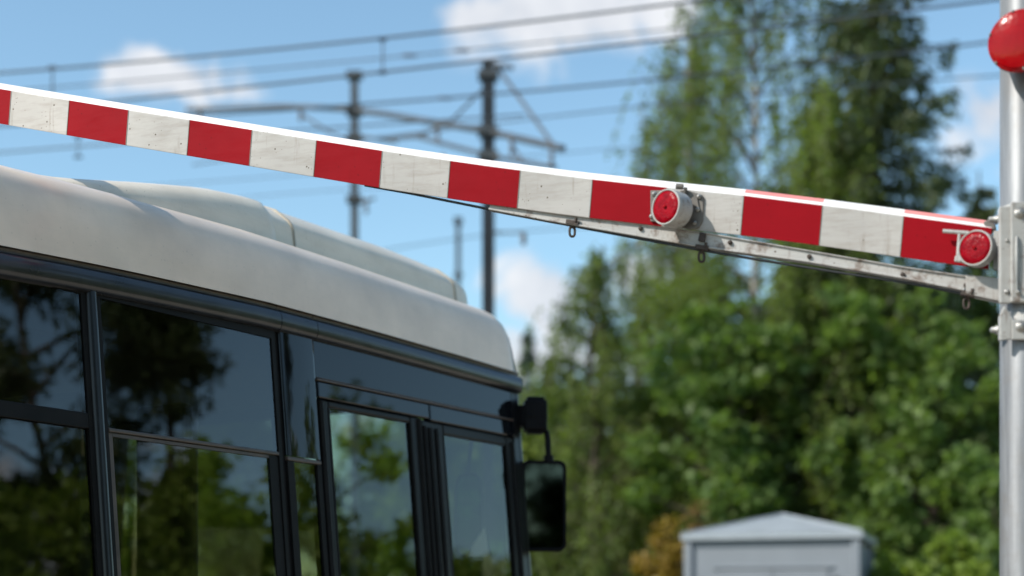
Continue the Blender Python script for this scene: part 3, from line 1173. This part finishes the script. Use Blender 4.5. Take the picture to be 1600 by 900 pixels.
m1, b1 = mast(763, 96, 22, .092, 'mast_dark', 'thick dark steel mast, the tallest and nearest of the three behind the barrier')
mb = MB()
seg(mb, b1, [(553, 172, 25), (600, 178, 24.4), (660, 188, 23.5), (765, 206, 22), (880, 232, 20.6)], .045)
seg(mb, b1, [(588, 217, 24.4), (650, 213, 23.6), (763, 243, 22), (868, 262, 20.8)], .03)
seg(mb, b1, [(690, 196, 23), (650, 214, 23.6)], .028)
mb.build('crossarm', 'tube_grey', m1)
mb = MB()
seg(mb, b1, [(778, 106, 22), (864, 226, 20.8)], .025)
seg(mb, b1, [(752, 142, 22), (700, 194, 22.9)], .018)
seg(mb, b1, [(800, 228, 21.6), (822, 258, 21.3)], .018)
mb.build('stay', 'tube_grey', m1)
mb = MB()
drops(mb, b1, [(684, 192, .32, 23.1), (692, 240, .2, 23), (800, 214, .25, 21.5), (862, 224, .3, 20.8), (818, 364, .14, 21.4)])
mb.build('insulator', 'insulator', m1)
mb = MB()
for y in (118, 207, 244):
    mb.box(at(763, y, 22) - b1, (.14, .12, .05))
seg(mb, b1, [(765, 362, 22), (820, 364, 21.4)], .014)
seg(mb, b1, [(765, 100, 22), (800, 106, 21.6)], .03)
mb.build('clamp', 'mast_grey', m1)
m2, b2 = mast(554, 113, 25, .063, 'mast_grey', 'slender grey mast left of the thick dark one, carrying a long arm reaching left')
mb = MB()
seg(mb, b2, [(556, 172, 25), (500, 168, 25.2), (440, 166, 25.4), (292, 171, 26)], .04)
seg(mb, b2, [(556, 212, 25), (620, 222, 24.4)], .02)
seg(mb, b2, [(470, 178, 25.3), (512, 205, 25.1), (550, 222, 25)], .02)
mb.build('crossarm', 'tube_grey', m2)
mb = MB()
drops(mb, b2, [(312, 172, .15, 25.9), (470, 168, .22, 25.3), (572, 310, .25, 24.9)])
mb.build('insulator', 'insulator', m2)
mb = MB()
for y in (118, 172, 176, 215, 312):
    mb.box(at(554, y, 25) - b2, (.12, .1, .045))
seg(mb, b2, [(556, 318, 25), (585, 310, 24.8)], .025)
mb.build('clamp', 'mast_grey', m2)
m3, b3 = mast(716, 340, 34, .055, 'mast_grey', 'short thin mast standing just left of the thick dark one, far behind')
mb = MB()
mb.box(at(716, 345, 34) - b3, (.09, .09, .06))
mb.box(at(716, 430, 34) - b3, (.09, .09, .04))
mb.build('clamp', 'mast_grey', m3)


def wire(name, label, ptsets, rad, droppers=(), beads=()):
    """one run of overhead line; several conductors joined by droppers are one thing"""
    o0 = at(*ptsets[0][0])
    base = np.array([o0[0], o0[1], o0[2]])
    r = empty(name, base)
    tag(r, label, 'overhead wire', 'railway overhead wires')
    for pts in ptsets:
        mb = MB()
        xs = [p[0] for p in pts]
        fine = np.linspace(xs[0], xs[-1], 28)
        path = []
        co = np.polyfit(xs, [p[1] for p in pts], min(2, len(pts) - 1))
        for x in fine:
            path.append(at(x, np.polyval(co, x), np.interp(x, xs, [p[2] for p in pts])) - base)
        mb.tube(path, rad, 6)
        mb.build('conductor', 'wire', r)
    if droppers:
        mb = MB()
        for (x, y0, y1, d) in droppers:
            mb.tube([at(x, y0, d) - base, at(x, y1, d) - base], rad * .7, 6)
            for y in (y0, y1):
                mb.tube([at(x - 6, y, d) - base, at(x + 6, y, d) - base], rad * 1.7, 8)
        mb.build('dropper', 'wire', r)
    if beads:
        mb = MB()
        for (x, y, d) in beads:
            y = np.polyval(co, x)
            mb.lathe(at(x, y, d) - base - np.array([.1, 0, 0]), (1, 0, 0), [(0, .008), (.03, .022), (.17, .022), (.2, .008)], 10)
        mb.build('insulator', 'insulator', r)
    return r


wire('catenary_wire', 'thickest pair of parallel overhead wires high in the sky, joined by a vertical dropper',
     [[(-300, 136, 17.6), (0, 112, 17), (210, 96, 16.7), (600, 61, 15.9), (740, 44, 15.6), (1060, 5, 15), (1500, -58, 14.3)],
      [(-300, 208, 17.6), (190, 157, 16.7), (425, 132, 16.3), (595, 114, 15.9), (800, 90, 15.5), (1010, 62, 15.1), (1490, 10, 14.3), (1800, -32, 14)]],
     .013, droppers=[(598, 61, 113, 15.9), (82, 106, 168, 16.9)])
wire('feeder_wire', 'faint thin overhead wire between the two thick ones, with small insulators on it',
     [[(-200, 160, 23), (375, 110, 22), (640, 84, 21), (800, 74, 20.5), (1200, 30, 19), (1700, -30, 18)]], .010, beads=[(640, 84, 21), (722, 79, 20.7)])
wire('contact_wire', 'overhead wire passing behind both mast tops and across the birch and spruce crowns',
     [[(-200, 205, 21.0), (200, 186, 20.6), (560, 158, 20.2), (800, 145, 19.8), (1060, 124, 19.3), (1280, 100, 19), (1545, 66, 18.6), (1800, 30, 18)]], .015, beads=[(695, 120, 20.5)])
wire('return_wire', 'low overhead wire crossing the birch and spruce midway down to the post',
     [[(300, 262, 23), (560, 214, 22.4), (870, 178, 21.4), (1280, 145, 20.5), (1550, 121, 20), (1800, 100, 19.6)]], .010)
wire('contact_wire', 'overhead wire at far left running just under the barrier tip with one small hanger',
     [[(-300, 262, 21), (0, 241, 20.5), (120, 229, 20.2), (300, 214, 19.8), (560, 196, 19.4), (820, 180, 19)]], .011, droppers=[(122, 214, 245, 20.2)])
wire('contact_wire', 'faint overhead wire above the bus roof, upper of the two below the barrier',
     [[(100, 300, 24), (290, 287, 23.6), (470, 271, 23), (700, 256, 22.6), (980, 230, 22)]], .006)
wire('contact_wire', 'faint overhead wire above the bus roof, lower of the two below the barrier',
     [[(200, 330, 24), (400, 307, 23.6), (535, 293, 23), (760, 292, 22.6), (1000, 290, 22)]], .006)
wire('feeder_wire', 'thin overhead wire reaching from the thick dark mast to the birch below the barrier',
     [[(560, 400, 30), (700, 372, 30), (800, 366, 30), (1000, 352, 30)]], .010, beads=[(800, 366, 30)])

# ------------------------------------------------------------------ hut
hd = 17.5
hc = at(1222, HY, hd + 1.0)
hut = empty('equipment_hut', (hc[0], hc[1], 0), R(-17))
tag(hut, 'small pale blue-grey railway equipment hut with a low pyramid roof and double door', 'hut')
hw, ez = .92, CZ + (HY - 842) / F * hd
mb = MB()
mb.box((0, 0, ez / 2), (hw, hw, ez / 2))
for sx in (-1, 1):
    for sy in (-1, 1):
        mb.box((sx * hw, sy * hw, ez / 2), (.045, .045, ez / 2 - .004))
mb.build('wall', 'hut_wall', hut, bevel=.012)
mb = MB()
ov = hw + .075
pk = CZ + (HY - 807) / F * (hd + 1)
mb.hexa([(-ov, -ov, ez + .004), (ov, -ov, ez + .004), (ov, ov, ez + .004), (-ov, ov, ez + .004), (-ov, -ov, ez + .066), (ov, -ov, ez + .066), (ov, ov, ez + .066), (-ov, ov, ez + .066)])
ow = ov - .012
mb.add([(-ow, -ow, ez + .07), (ow, -ow, ez + .07), (ow, ow, ez + .07), (-ow, ow, ez + .07), (0, 0, pk + .02)], [(0, 1, 4), (1, 2, 4), (2, 3, 4), (3, 0, 4), (3, 2, 1, 0)])
for a, b in ((-1, -1), (1, -1), (1, 1), (-1, 1)):
    mb.tube([(a * ow, b * ow, ez + .075), (0, 0, pk + .026)], .014, 6)
mb.build('roof', 'hut_roof', hut)
for sx in (-1, 1):
    mb = MB()
    mb.box((.02 + sx * .302, -hw - .006, (ez - .32) / 2), (.298, .010, (ez - .34) / 2))
    d = mb.build('door', 'hut_door', hut, bevel=.006)
    if sx == 1:
        mb = MB()
        mb.box((.70, -hw - .016, ez - .46), (.022, .02, .05))
        mb.box((.70, -hw - .016, .5), (.022, .02, .05))
        mb.build('hinge', 'mast_grey', d)
        mb = MB()
        mb.box((.045, -hw - .024, 1.25), (.012, .012, .07))
        mb.build('handle', 'mast_grey', d, bevel=.004)
mb = MB()
mb.box((.02, -hw - .010, ez - .305), (.66, .018, .010))
mb.build('drip_rail', 'hut_wall', hut, bevel=.004)

# ------------------------------------------------------------------ vegetation
def quads(c, L, Wd, rng, upbias=.6, axis=None):
    n = len(c)
    nv = rng.normal(size=(n, 3)); nv[:, 2] = np.abs(nv[:, 2]) + upbias
    nv /= np.linalg.norm(nv, axis=1)[:, None]
    a = rng.normal(size=(n, 3)) if axis is None else axis + rng.normal(size=(n, 3)) * .35
    a -= (a * nv).sum(1)[:, None] * nv
    a /= np.linalg.norm(a, axis=1)[:, None] + 1e-9
    b = np.cross(nv, a)
    L = np.asarray(L).reshape(-1, 1) if hasattr(L, '__len__') else L
    Wd = np.asarray(Wd).reshape(-1, 1) if hasattr(Wd, '__len__') else Wd
    V = np.empty((n, 4, 3))
    V[:, 0] = c - a * L * .5
    V[:, 1] = c + b * Wd * .5 - a * L * .06 + nv * L * .05
    V[:, 2] = c + a * L * .5 - nv * L * .08
    V[:, 3] = c - b * Wd * .5 - a * L * .06 + nv * L * .05
    return V.reshape(-1, 3)


def tree_root(name, label, px, d, cat='tree', xy=None, group=None):
    b = at(px, HY, d) if xy is None else np.array([xy[0], xy[1], 0.])
    r = empty(name, (b[0], b[1], 0))
    tag(r, label, cat, group)
    return r


def curve(p0, p1, sag, k=5):
    t = np.linspace(0, 1, k)[:, None]
    return np.asarray(p0) * (1 - t) + np.asarray(p1) * t + np.array([0, 0, 1.]) * (sag * 4 * t * (1 - t))


def broadleaf(root, seed, h, rad, base, nl, leafmat, leaf=(.13, .10), per=110, cr=.34, bark='bark_brown', tr=.10, sparse=1., top=None, sub=3, lean=0.):
    rng = np.random.default_rng(seed)
    mb = MB()
    k = 7
    wob = np.cumsum(rng.normal(size=(k, 2)) * .06 * rad, axis=0)
    zs = np.linspace(0, h * .9, k)
    tp = np.column_stack([wob[:, 0] + lean * zs, wob[:, 1], zs])
    mb.tube(tp, list(np.linspace(tr, tr * .15, k)), 8)
    cs = []
    zc = base + (h - base) * (.42 if top is None else top)
    for i in range(nl):
        z0 = base * .8 + (h * .86 - base * .8) * (i + rng.random()) / nl
        az = i * 2.39996 + rng.normal() * .4
        zt = z0 + rng.uniform(.1, .55) * rad
        hz = (h - zc) if zt > zc else (zc - base + .35 * rad)
        pr = math.sqrt(max(.06, 1 - min(1., abs(zt - zc) / hz) ** 2))
        ln = rad * pr * rng.uniform(.55, 1.08)
        st = np.array([np.interp(z0, zs, tp[:, 0]), np.interp(z0, zs, tp[:, 1]), z0])
        en = st + np.array([math.cos(az) * ln, math.sin(az) * ln, min(h * .97, zt) - z0 + .1 * ln])
        cv = curve(st, en, .08 * ln)
        mb.tube(cv, list(np.linspace(tr * .38, .012, 5)), 5)
        for q in range(sub):
            f = rng.uniform(.45, 1.05)
            c = st + (en - st) * f + rng.normal(size=3) * np.array([.22, .22, .18]) * rad * .7
            cs.append(c)
            if q:
                mb.tube([st + (en - st) * f * .8, c], [.014, .006], 4)
        cs.append(en)
    cs.append(tp[-1] + [0, 0, .06 * h]); cs.append(tp[-2])
    cs = np.array(cs)
    cs[:, 2] = np.minimum(cs[:, 2], h - cr * .4)
    mb.build('trunk', bark, root)
    pts = []
    for c in cs:
        n = int(per * rng.uniform(.55, 1.35) * sparse)
        r_ = cr * rng.uniform(.65, 1.25)
        p = rng.normal(size=(n, 3)); p /= np.linalg.norm(p, axis=1)[:, None]
        p *= (rng.random((n, 1)) ** .45) * r_ * np.array([1.1, 1.1, .8])
        pts.append(c + p)
    pts = np.concatenate(pts)
    pts = pts[pts[:, 2] > .15]
    n = len(pts)
    L = leaf[0] * rng.uniform(.65, 1.3, n); Wd = leaf[1] * rng.uniform(.65, 1.3, n)
    fast_quads('crown', quads(pts, L, Wd, rng, .35), leafmat, root)


def birch(root, seed, h, rad, base, nl, leafmat='leaf_birch', strands=9, slen=(.6, 2.0), leaf=(.085, .065), dens=26, tr=.11, bark='bark_birch'):
    rng = np.random.default_rng(seed)
    mb = MB()
    k = 9
    wob = np.cumsum(rng.normal(size=(k, 2)) * .07, axis=0); wob[0] = 0
    zs = np.linspace(0, h * .98, k)
    tp = np.column_stack([wob[:, 0], wob[:, 1], zs])
    mb.tube(tp, list(np.linspace(tr, tr * .12, k)), 8)
    pts, axs = [], []
    tw = MB()
    for i in range(nl):
        z0 = base + (h * .96 - base) * (i + rng.random()) / nl
        az = i * 2.39996 + rng.normal() * .5
        f = (z0 - base) / (h - base)
        ln = rad * (1.0 - .72 * f ** 1.6) * rng.uniform(.5, 1.1)
        st = np.array([np.interp(z0, zs, tp[:, 0]), np.interp(z0, zs, tp[:, 1]), z0])
        en = st + np.array([math.cos(az) * ln, math.sin(az) * ln, ln * rng.uniform(.25, .8)])
        cv = curve(st, en, .12 * ln, 6)
        tw.tube(cv, list(np.linspace(.03, .008, 6)), 5)
        for q in range(strands):
            g = rng.uniform(.25, 1.0)
            p0 = st + (en - st) * g + np.array([0, 0, .12 * ln * 4 * g * (1 - g)])
            l = rng.uniform(*slen) * (.55 + .6 * g)
            dx = rng.normal(size=2) * .16 * l + np.array([math.cos(az), math.sin(az)]) * .12 * l
            m = int(dens * l)
            t = rng.random(m)
            p = p0 + np.column_stack([dx[0] * np.sqrt(t), dx[1] * np.sqrt(t), -l * t ** 1.15])
            p += rng.normal(size=(m, 3)) * np.array([.055, .055, .05])
            pts.append(p)
            tw.tube([p0, p0 + [dx[0] * .7, dx[1] * .7, -l * .45], p0 + [dx[0], dx[1], -l]], [.006, .004, .003], 3, cap=False)
    mb.v += [] 
    o = len(mb.v)
    mb.add(tw.v, tw.f, 1, True)
    mb.build('trunk', [bark, 'bark_brown'], root)
    pts = np.concatenate(pts)
    pts = pts[pts[:, 2] > .2]
    n = len(pts)
    V = quads(pts, leaf[0] * rng.uniform(.65, 1.35, n), leaf[1] * rng.uniform(.65, 1.35, n), rng, .2)
    fast_quads('crown', V, leafmat, root)


def spruce(root, seed, h, rad, mat='needle', base=.6, dz=.34, per=150, nsz=(.20, .055), tr=.16, gap=.0, hang=.32):
    rng = np.random.default_rng(seed)
    mb = MB()
    mb.tube([(0, 0, 0), (.03, 0, h * .5), (0, .02, h)], [tr, tr * .55, .015], 9)
    pts, ax = [], []
    z = base
    i = 0
    while z < h * .985:
        f = z / h
        nb = 6 if f < .8 else 4
        for b in range(nb):
            if rng.random() < gap:
                continue
            i += 1
            az = i * 2.39996 + rng.normal() * .3
            ln = (rad * (1 - f) ** .75 + .12) * rng.uniform(.55, 1.2)
            zb = z + rng.normal() * .1
            t = np.linspace(0, 1, 6)
            drop = -.38 * ln * t + .24 * ln * t ** 2.2
            cv = np.column_stack([math.cos(az) * ln * t, math.sin(az) * ln * t, zb + drop])
            mb.tube(cv, list(np.linspace(.028, .006, 6)), 4, cap=False)
            m = int(per * ln * rng.uniform(.7, 1.2)) + 8
            q = rng.random(m) ** .75
            w = ln * .26 * (1 - .75 * q) + .03
            lat = rng.uniform(-1, 1, m) * w
            hz = -rng.random(m) ** 1.5 * hang * (.35 + w / max(.2, ln * .2))
            px_ = np.interp(q, t, cv[:, 0]) - math.sin(az) * lat
            py_ = np.interp(q, t, cv[:, 1]) + math.cos(az) * lat
            pz_ = np.interp(q, t, cv[:, 2]) + hz
            pts.append(np.column_stack([px_, py_, pz_]))
            a = np.column_stack([np.full(m, math.cos(az)) * .6, np.full(m, math.sin(az)) * .6, np.full(m, -.55)])
            a[:, 0] += -math.sin(az) * np.sign(lat) * .5; a[:, 1] += math.cos(az) * np.sign(lat) * .5
            ax.append(a)
        z += dz * rng.uniform(.8, 1.25) * (1 - .45 * f)
    pts = np.concatenate(pts); ax = np.concatenate(ax)
    n = len(pts)
    mb.build('trunk', 'bark_brown', root)
    fast_quads('crown', quads(pts, nsz[0] * rng.uniform(.6, 1.3, n), nsz[1] * rng.uniform(.7, 1.3, n), rng, .15, ax), mat, root)


G1 = 'trees behind the railway'
birch(tree_root('birch_tree', 'tall airy birch with whitish trunk between the narrow birch and the dark spruce', 1185, 27, group=G1), 3, 14.6, 2.35, 3.5, 60, strands=9, dens=23)
birch(tree_root('birch_tree', 'narrow hanging birch, left one of the two tall birches, above the arm lamp', 1045, 28.5, group=G1), 11, 12.6, 1.05, 3.0, 40, strands=7, slen=(.5, 2.4), dens=22)
birch(tree_root('birch_tree', 'small thin birch top at the left edge of the birch group', 988, 29, group=G1), 19, 11.3, .75, 3.0, 30, strands=6, slen=(.4, 1.8), dens=22)
birch(tree_root('birch_tree', 'thin see-through birch between the two tall birches, sky showing through its crown', 1115, 29, group=G1), 17, 13.6, 1.25, 4.0, 40, strands=8, dens=22)
birch(tree_root('birch_tree', 'pale drooping birch fringe right of the bus mirror, in front of the clouds', 945, 25.5, group=G1), 21, 7.9, 1.35, 1.2, 50, strands=9, slen=(.5, 1.6), dens=30, bark='bark_brown')
birch(tree_root('birch_tree', 'yellow-green full birch crown just left of the dark spruce trunk', 1275, 24.4, group=G1), 27, 10.1, 1.5, 2.0, 52, 'leaf_willow', strands=10, dens=34, bark='bark_brown')
spruce(tree_root('spruce_tree', 'tall dark spruce with drooping boughs rising behind the barrier near the post', 1363, 25, group=G1), 5, 14.6, 2.8, gap=.2, dz=.42, per=120, hang=.5)
spruce(tree_root('spruce_tree', 'dark spruce partly hidden behind the galvanised post', 1530, 28, group=G1), 15, 9.6, 2.0, gap=.2, per=120)
broadleaf(tree_root('willow_tree', 'light green willow-like tree between the mirror and the round leafy trees', 1045, 27, group=G1), 31, 7.9, 1.9, .6, 46, 'leaf_willow', (.12, .05), 120, .40)
broadleaf(tree_root('maple_tree', 'rounded maple with light clumps directly above the hut roof', 1180, 24.0, group=G1), 41, 6.7, 1.45, .6, 40, 'leaf_maple', (.15, .12), 84, .36)
broadleaf(tree_root('maple_tree', 'big rounded maple under the striped arm, right of the hut peak', 1330, 24.5, group=G1), 42, 7.1, 1.75, .6, 46, 'leaf_maple', (.15, .12), 84, .37)
broadleaf(tree_root('maple_tree', 'rounded maple standing against the post, below the hinge', 1490, 23.0, group=G1), 43, 5.9, 1.45, .5, 40, 'leaf_maple', (.15, .12), 84, .34)
broadleaf(tree_root('linden_tree', 'dark shaded tree filling the gap between the maples', 1255, 28, group=G1), 44, 7.9, 2.0, .6, 44, 'leaf_dark', (.16, .12), 95, .44)
broadleaf(tree_root('linden_tree', 'dark shaded tree behind the rightmost maple and the post', 1440, 28, group=G1), 45, 8.1, 2.1, .6, 44, 'leaf_dark', (.16, .12), 95, .44)
broadleaf(tree_root('linden_tree', 'mid green tree low behind the bus mirror', 915, 29, group=G1), 46, 5.9, 1.7, .4, 38, 'leaf_willow', (.14, .09), 120, .42)
broadleaf(tree_root('linden_tree', 'dark undergrowth tree behind the amber shrub', 1090, 29.5, group=G1), 47, 5.9, 1.9, .3, 40, 'leaf_dark', (.16, .12), 95, .44)
broadleaf(tree_root('leafy_shrub', 'bright green shrub at the right corner of the hut', 1400, 18.6, 'shrub'), 51, 2.45, .55, .2, 16, 'leaf_lime', (.10, .08), 80, .2, tr=.03)
broadleaf(tree_root('leafy_shrub', 'bright lime green shrub at the foot of the post', 1515, 17.5, 'shrub'), 52, 2.55, .55, .2, 18, 'leaf_lime', (.10, .08), 80, .2, tr=.03)
broadleaf(tree_root('leafy_shrub', 'tall leafy shrub left of the post, taller than the lime green ones', 1545, 20.5, 'shrub'), 53, 3.6, .6, .2, 20, 'leaf_maple', (.12, .10), 90, .24, tr=.03)
broadleaf(tree_root('amber_shrub', 'amber and yellow leaved shrub at the left side of the hut', 1040, 19.5, 'shrub'), 54, 3.0, .36, .2, 20, 'leaf_amber', (.10, .06), 80, .18, tr=.03)
broadleaf(tree_root('amber_shrub', 'thin brownish shrub tip peeking over the left roof edge of the hut', 1088, 20.5, 'shrub'), 55, 3.25, .16, .3, 12, 'leaf_brown', (.09, .05), 60, .14, tr=.02)
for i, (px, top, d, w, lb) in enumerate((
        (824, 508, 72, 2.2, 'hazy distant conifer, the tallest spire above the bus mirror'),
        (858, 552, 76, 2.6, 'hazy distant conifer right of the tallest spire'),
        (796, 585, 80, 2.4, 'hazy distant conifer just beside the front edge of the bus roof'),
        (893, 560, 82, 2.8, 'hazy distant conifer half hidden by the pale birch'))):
    spruce(tree_root('conifer_tree', lb, px, d, group='distant conifers'), 60 + i, at(px, top, d)[2], w, 'needle_haze', 1.0, .7, 60, (.42, .13), gap=.05, hang=.5)
# trees across the road, seen through the bus
for i, (x, y, h, r_, lb) in enumerate(((-8.6, 27, 5.0, 2.0, 'green tree seen through the rear side window of the bus'),
                                       (-5.0, 26, 5.2, 2.0, 'green tree seen through the lower pane of the middle bus window'),
                                       (-1.6, 27, 4.9, 1.9, 'green tree seen through the bus door'),
                                       (-.3, 28, 5.2, 1.2, 'slim green tree seen through the second door pane and the windscreen'),
                                       (1.4, 29, 4.6, 1.7, 'green tree seen through the front glass of the bus'))):
    broadleaf(tree_root('maple_tree', lb, 0, 0, xy=(x, y), group='trees beyond the bus'), 70 + i, h, r_, .4, 34, 'leaf_lime', (.18, .14), 100, .45)
# trees beside the road on the right, mirrored in the bus windows
G3 = 'roadside trees mirrored in the bus glass'
for i, (x, y, h, r_, b_, mat, lf, per, sp, lb) in enumerate((
        (9.4, 6.5, 4.3, 1.25, .4, 'leaf_lime', (.13, .10), 120, 1., 'leafy tree mirrored in the lower part of the rearmost bus window'),
        (9.9, 7.5, 4.1, .8, .4, 'leaf_lime', (.13, .10), 100, 1., 'leafy tree mirrored at the left of the middle bus window, below the pine'),
        (9.8, 8.55, 4.9, .72, .5, 'leaf_lime', (.13, .10), 80, .9, 'leafy tree mirrored at the right of the middle bus window'),
        (9.9, 9.45, 4.15, .5, .5, 'leaf_lime', (.12, .09), 80, .9, 'narrow tree mirrored in the glossy panel before the bus door'),
        (10.4, 10.35, 3.8, .85, .3, 'leaf_lime', (.12, .09), 90, .9, 'leafy tree mirrored low in the first door pane'),
        (10.9, 11.7, 3.5, 1.0, .3, 'leaf_lime', (.12, .09), 90, .8, 'low leafy tree mirrored at the bottom of the second door pane'),
        (8.6, 4.7, 5.0, 1.2, .4, 'leaf_maple', (.14, .11), 110, 1., 'dark leafy tree mirrored at the left edge of the bus glass'))):
    broadleaf(tree_root('roadside_tree', lb, 0, 0, xy=(x, y), group=G3), 80 + i, h, r_, b_, 44, mat, lf, per, .30, sparse=sp, tr=.05, top=.66)
broadleaf(tree_root('roadside_tree', 'slim tree whose hanging leafy branch is mirrored in the bus door', 0, 0, xy=(6.5, 8.6), group=G3), 90, 4.5, .8, 2.9, 15, 'leaf_lime', (.12, .08), 24, .17, tr=.03, sub=3, top=.45)
# pines whose crowns are mirrored in the hopper panes
for i, (x, y, h, b_, r_, lb) in enumerate(((10.0, 6.9, 9.5, 4.5, 1.5, 'dark pine mirrored in the upper panes of the rear bus windows'),
                                           (10.2, 8.05, 10.5, 6.4, 1.2, 'bare stemmed pine, its trunk mirrored in the middle bus window'))):
    broadleaf(tree_root('pine_tree', lb, 0, 0, xy=(x, y), group=G3), 95 + i * 7, h, r_, b_, 22, 'needle', (.16, .05), 120, .34, tr=.085, top=.5)
# trees behind the viewpoint, mirrored in the wing mirror
for i, (x, y, lb) in enumerate(((3.0, -9.0, 'dark tree mirrored in the glass of the wing mirror'), (6.5, -7.0, 'dark tree behind the road edge, mirrored beside the first one'))):
    broadleaf(tree_root('roadside_tree', lb, 0, 0, xy=(x, y), group=G3), 97 + i, 8.0, 2.9, .4, 50, 'leaf_dark', (.24, .18), 170, .6, tr=.1)

# ------------------------------------------------------------------ world: Nishita sky with broken cumulus
SUN_EL = R(39)
to_sun = nrm([-math.cos(SUN_EL) * .89, -math.cos(SUN_EL) * .456, math.sin(SUN_EL)])
w = bpy.data.worlds.new('World'); sc.world = w
w.use_nodes = True
nt = w.node_tree
for n in list(nt.nodes):
    nt.nodes.remove(n)
out = nt.nodes.new('ShaderNodeOutputWorld')
bg = N(nt, 'ShaderNodeBackground', inp={'Strength': .135})
nt.links.new(bg.outputs[0], out.inputs[0])
sky = N(nt, 'ShaderNodeTexSky', sky_type='NISHITA', sun_disc=False, sun_elevation=SUN_EL, sun_rotation=math.atan2(to_sun[0], to_sun[1]),
        altitude=50., air_density=1.0, dust_density=.8, ozone_density=1.2)
tc = nt.nodes.new('ShaderNodeTexCoord')
sep = nt.nodes.new('ShaderNodeSeparateXYZ')
nt.links.new(tc.outputs['Generated'], sep.inputs[0])
dx, dy, dz = sep.outputs
n1 = N(nt, 'ShaderNodeTexNoise', inp={'Scale': 17., 'Detail': 10., 'Roughness': .62, 'Distortion': .5})
nt.links.new(tc.outputs['Generated'], n1.inputs['Vector'])
n2 = N(nt, 'ShaderNodeTexNoise', inp={'Scale': 3.0, 'Detail': 6., 'Roughness': .55})
nt.links.new(tc.outputs['Generated'], n2.inputs['Vector'])
az = math_n(nt, 'ARCTAN2', dx, dy)
el = math_n(nt, 'ARCSINE', dz)


def cloud_at(px, py, wpx, hpx, wt=1.):
    """one cumulus as a bearing and elevation with its angular size"""
    u0, w0 = (px - CX) / F, (HY - py) / F
    a0 = math.atan2(u0, 1); e0 = math.atan2(w0, math.sqrt(1 + u0 * u0))
    qa = math_n(nt, 'POWER', math_n(nt, 'ABSOLUTE', math_n(nt, 'DIVIDE', math_n(nt, 'SUBTRACT', az, a0), wpx / F)), 2.0)
    qe = math_n(nt, 'POWER', math_n(nt, 'ABSOLUTE', math_n(nt, 'DIVIDE', math_n(nt, 'SUBTRACT', el, e0), hpx / F)), 2.0)
    r = math_n(nt, 'SQRT', math_n(nt, 'ADD', qa, qe))
    return math_n(nt, 'MULTIPLY', math_n(nt, 'SUBTRACT', 1.0, r), wt)


cl = None
for a in ((262, 122, 160, 58, 1.3), (340, 142, 90, 28, 1.0), (880, 10, 270, 95, 1.4), (760, 26, 130, 66, 1.2), (1545, 170, 110, 95, 1.4), (870, 465, 140, 115, 1.5), (850, 560, 200, 110, 1.4), (1010, 420, 110, 80, 1.2), (740, 640, 280, 80)):
    c = cloud_at(*a)
    cl = c if cl is None else math_n(nt, 'MAXIMUM', cl, c)
# looser cloud field over the rest of the sky, away from this quarter
away = math_n(nt, 'SUBTRACT', math_n(nt, 'ABSOLUTE', az), .55)
field = math_n(nt, 'MULTIPLY_ADD', n2.outputs['Fac'], 4.0, -2.4)
field = math_n(nt, 'MINIMUM', field, math_n(nt, 'MULTIPLY', away, 2.5))
cl = math_n(nt, 'MAXIMUM', cl, field)
# a pale bank of cloud low over the right-hand side of the road
bank = math_n(nt, 'SUBTRACT', 1.0, math_n(nt, 'SQRT', math_n(nt, 'ADD', math_n(nt, 'POWER', math_n(nt, 'DIVIDE', math_n(nt, 'SUBTRACT', az, 1.46), .29), 2.0),
              math_n(nt, 'POWER', math_n(nt, 'DIVIDE', math_n(nt, 'SUBTRACT', el, .11), .16), 2.0))))
cl = math_n(nt, 'MAXIMUM', cl, math_n(nt, 'MULTIPLY', bank, 2.0))
dens = math_n(nt, 'ADD', cl, math_n(nt, 'MULTIPLY_ADD', n1.outputs['Fac'], 3.6, -2.0))
mask = ramp(nt, dens, [(.0, 0.), (.7, 1.)], 'EASE')
shade = ramp(nt, n1.outputs['Fac'], [(.3, (3.3, 3.45, 3.8)), (.62, (5.0, 5.0, 5.1))])
mask = math_n(nt, 'MULTIPLY', mask, .88)
clear = mixc(nt, 1.0, sky.outputs[0], (.98, 1.12, 1.06), 'MULTIPLY')
colr = mixc(nt, mask, clear, shade)
nt.links.new(colr, bg.inputs[0])

sun = bpy.data.lights.new('sun', 'SUN')
sun.energy = 3.7; sun.angle = R(.5); sun.color = (1.0, .955, .88)
so = bpy.data.objects.new('sun', sun); C.objects.link(so)
so.rotation_euler = Vector(tuple(to_sun)).to_track_quat('Z', 'Y').to_euler()
so.location = (-20, 0, 20)

# ------------------------------------------------------------------ camera
cam = bpy.data.cameras.new('camera')
cam.sensor_width = 36; cam.lens = 36 * F / 1600
cam.shift_y = (HY - 450) / 1600
cam.clip_start = .05; cam.clip_end = 5000
cam.dof.use_dof = True
cam.dof.focus_distance = 5.0
cam.dof.aperture_fstop = 1.4
cam.dof.aperture_blades = 9
co = bpy.data.objects.new('camera', cam); C.objects.link(co)
co.location = (0, 0, CZ); co.rotation_euler = (R(90), 0, 0)
sc.camera = co

sc.render.engine = 'CYCLES'
sc.cycles.use_denoising = True
try:
    sc.cycles.denoiser = 'OPENIMAGEDENOISE'
except Exception:
    pass
sc.cycles.max_bounces = 8
sc.cycles.transparent_max_bounces = 16
sc.cycles.diffuse_bounces = 4
sc.cycles.glossy_bounces = 4
sc.cycles.caustics_reflective = False
sc.cycles.caustics_refractive = False
sc.view_settings.view_transform = 'Standard'
sc.view_settings.look = 'None'
sc.view_settings.gamma = 1.0
sc.view_settings.exposure = 0.52
sc.view_settings.use_curve_mapping = False
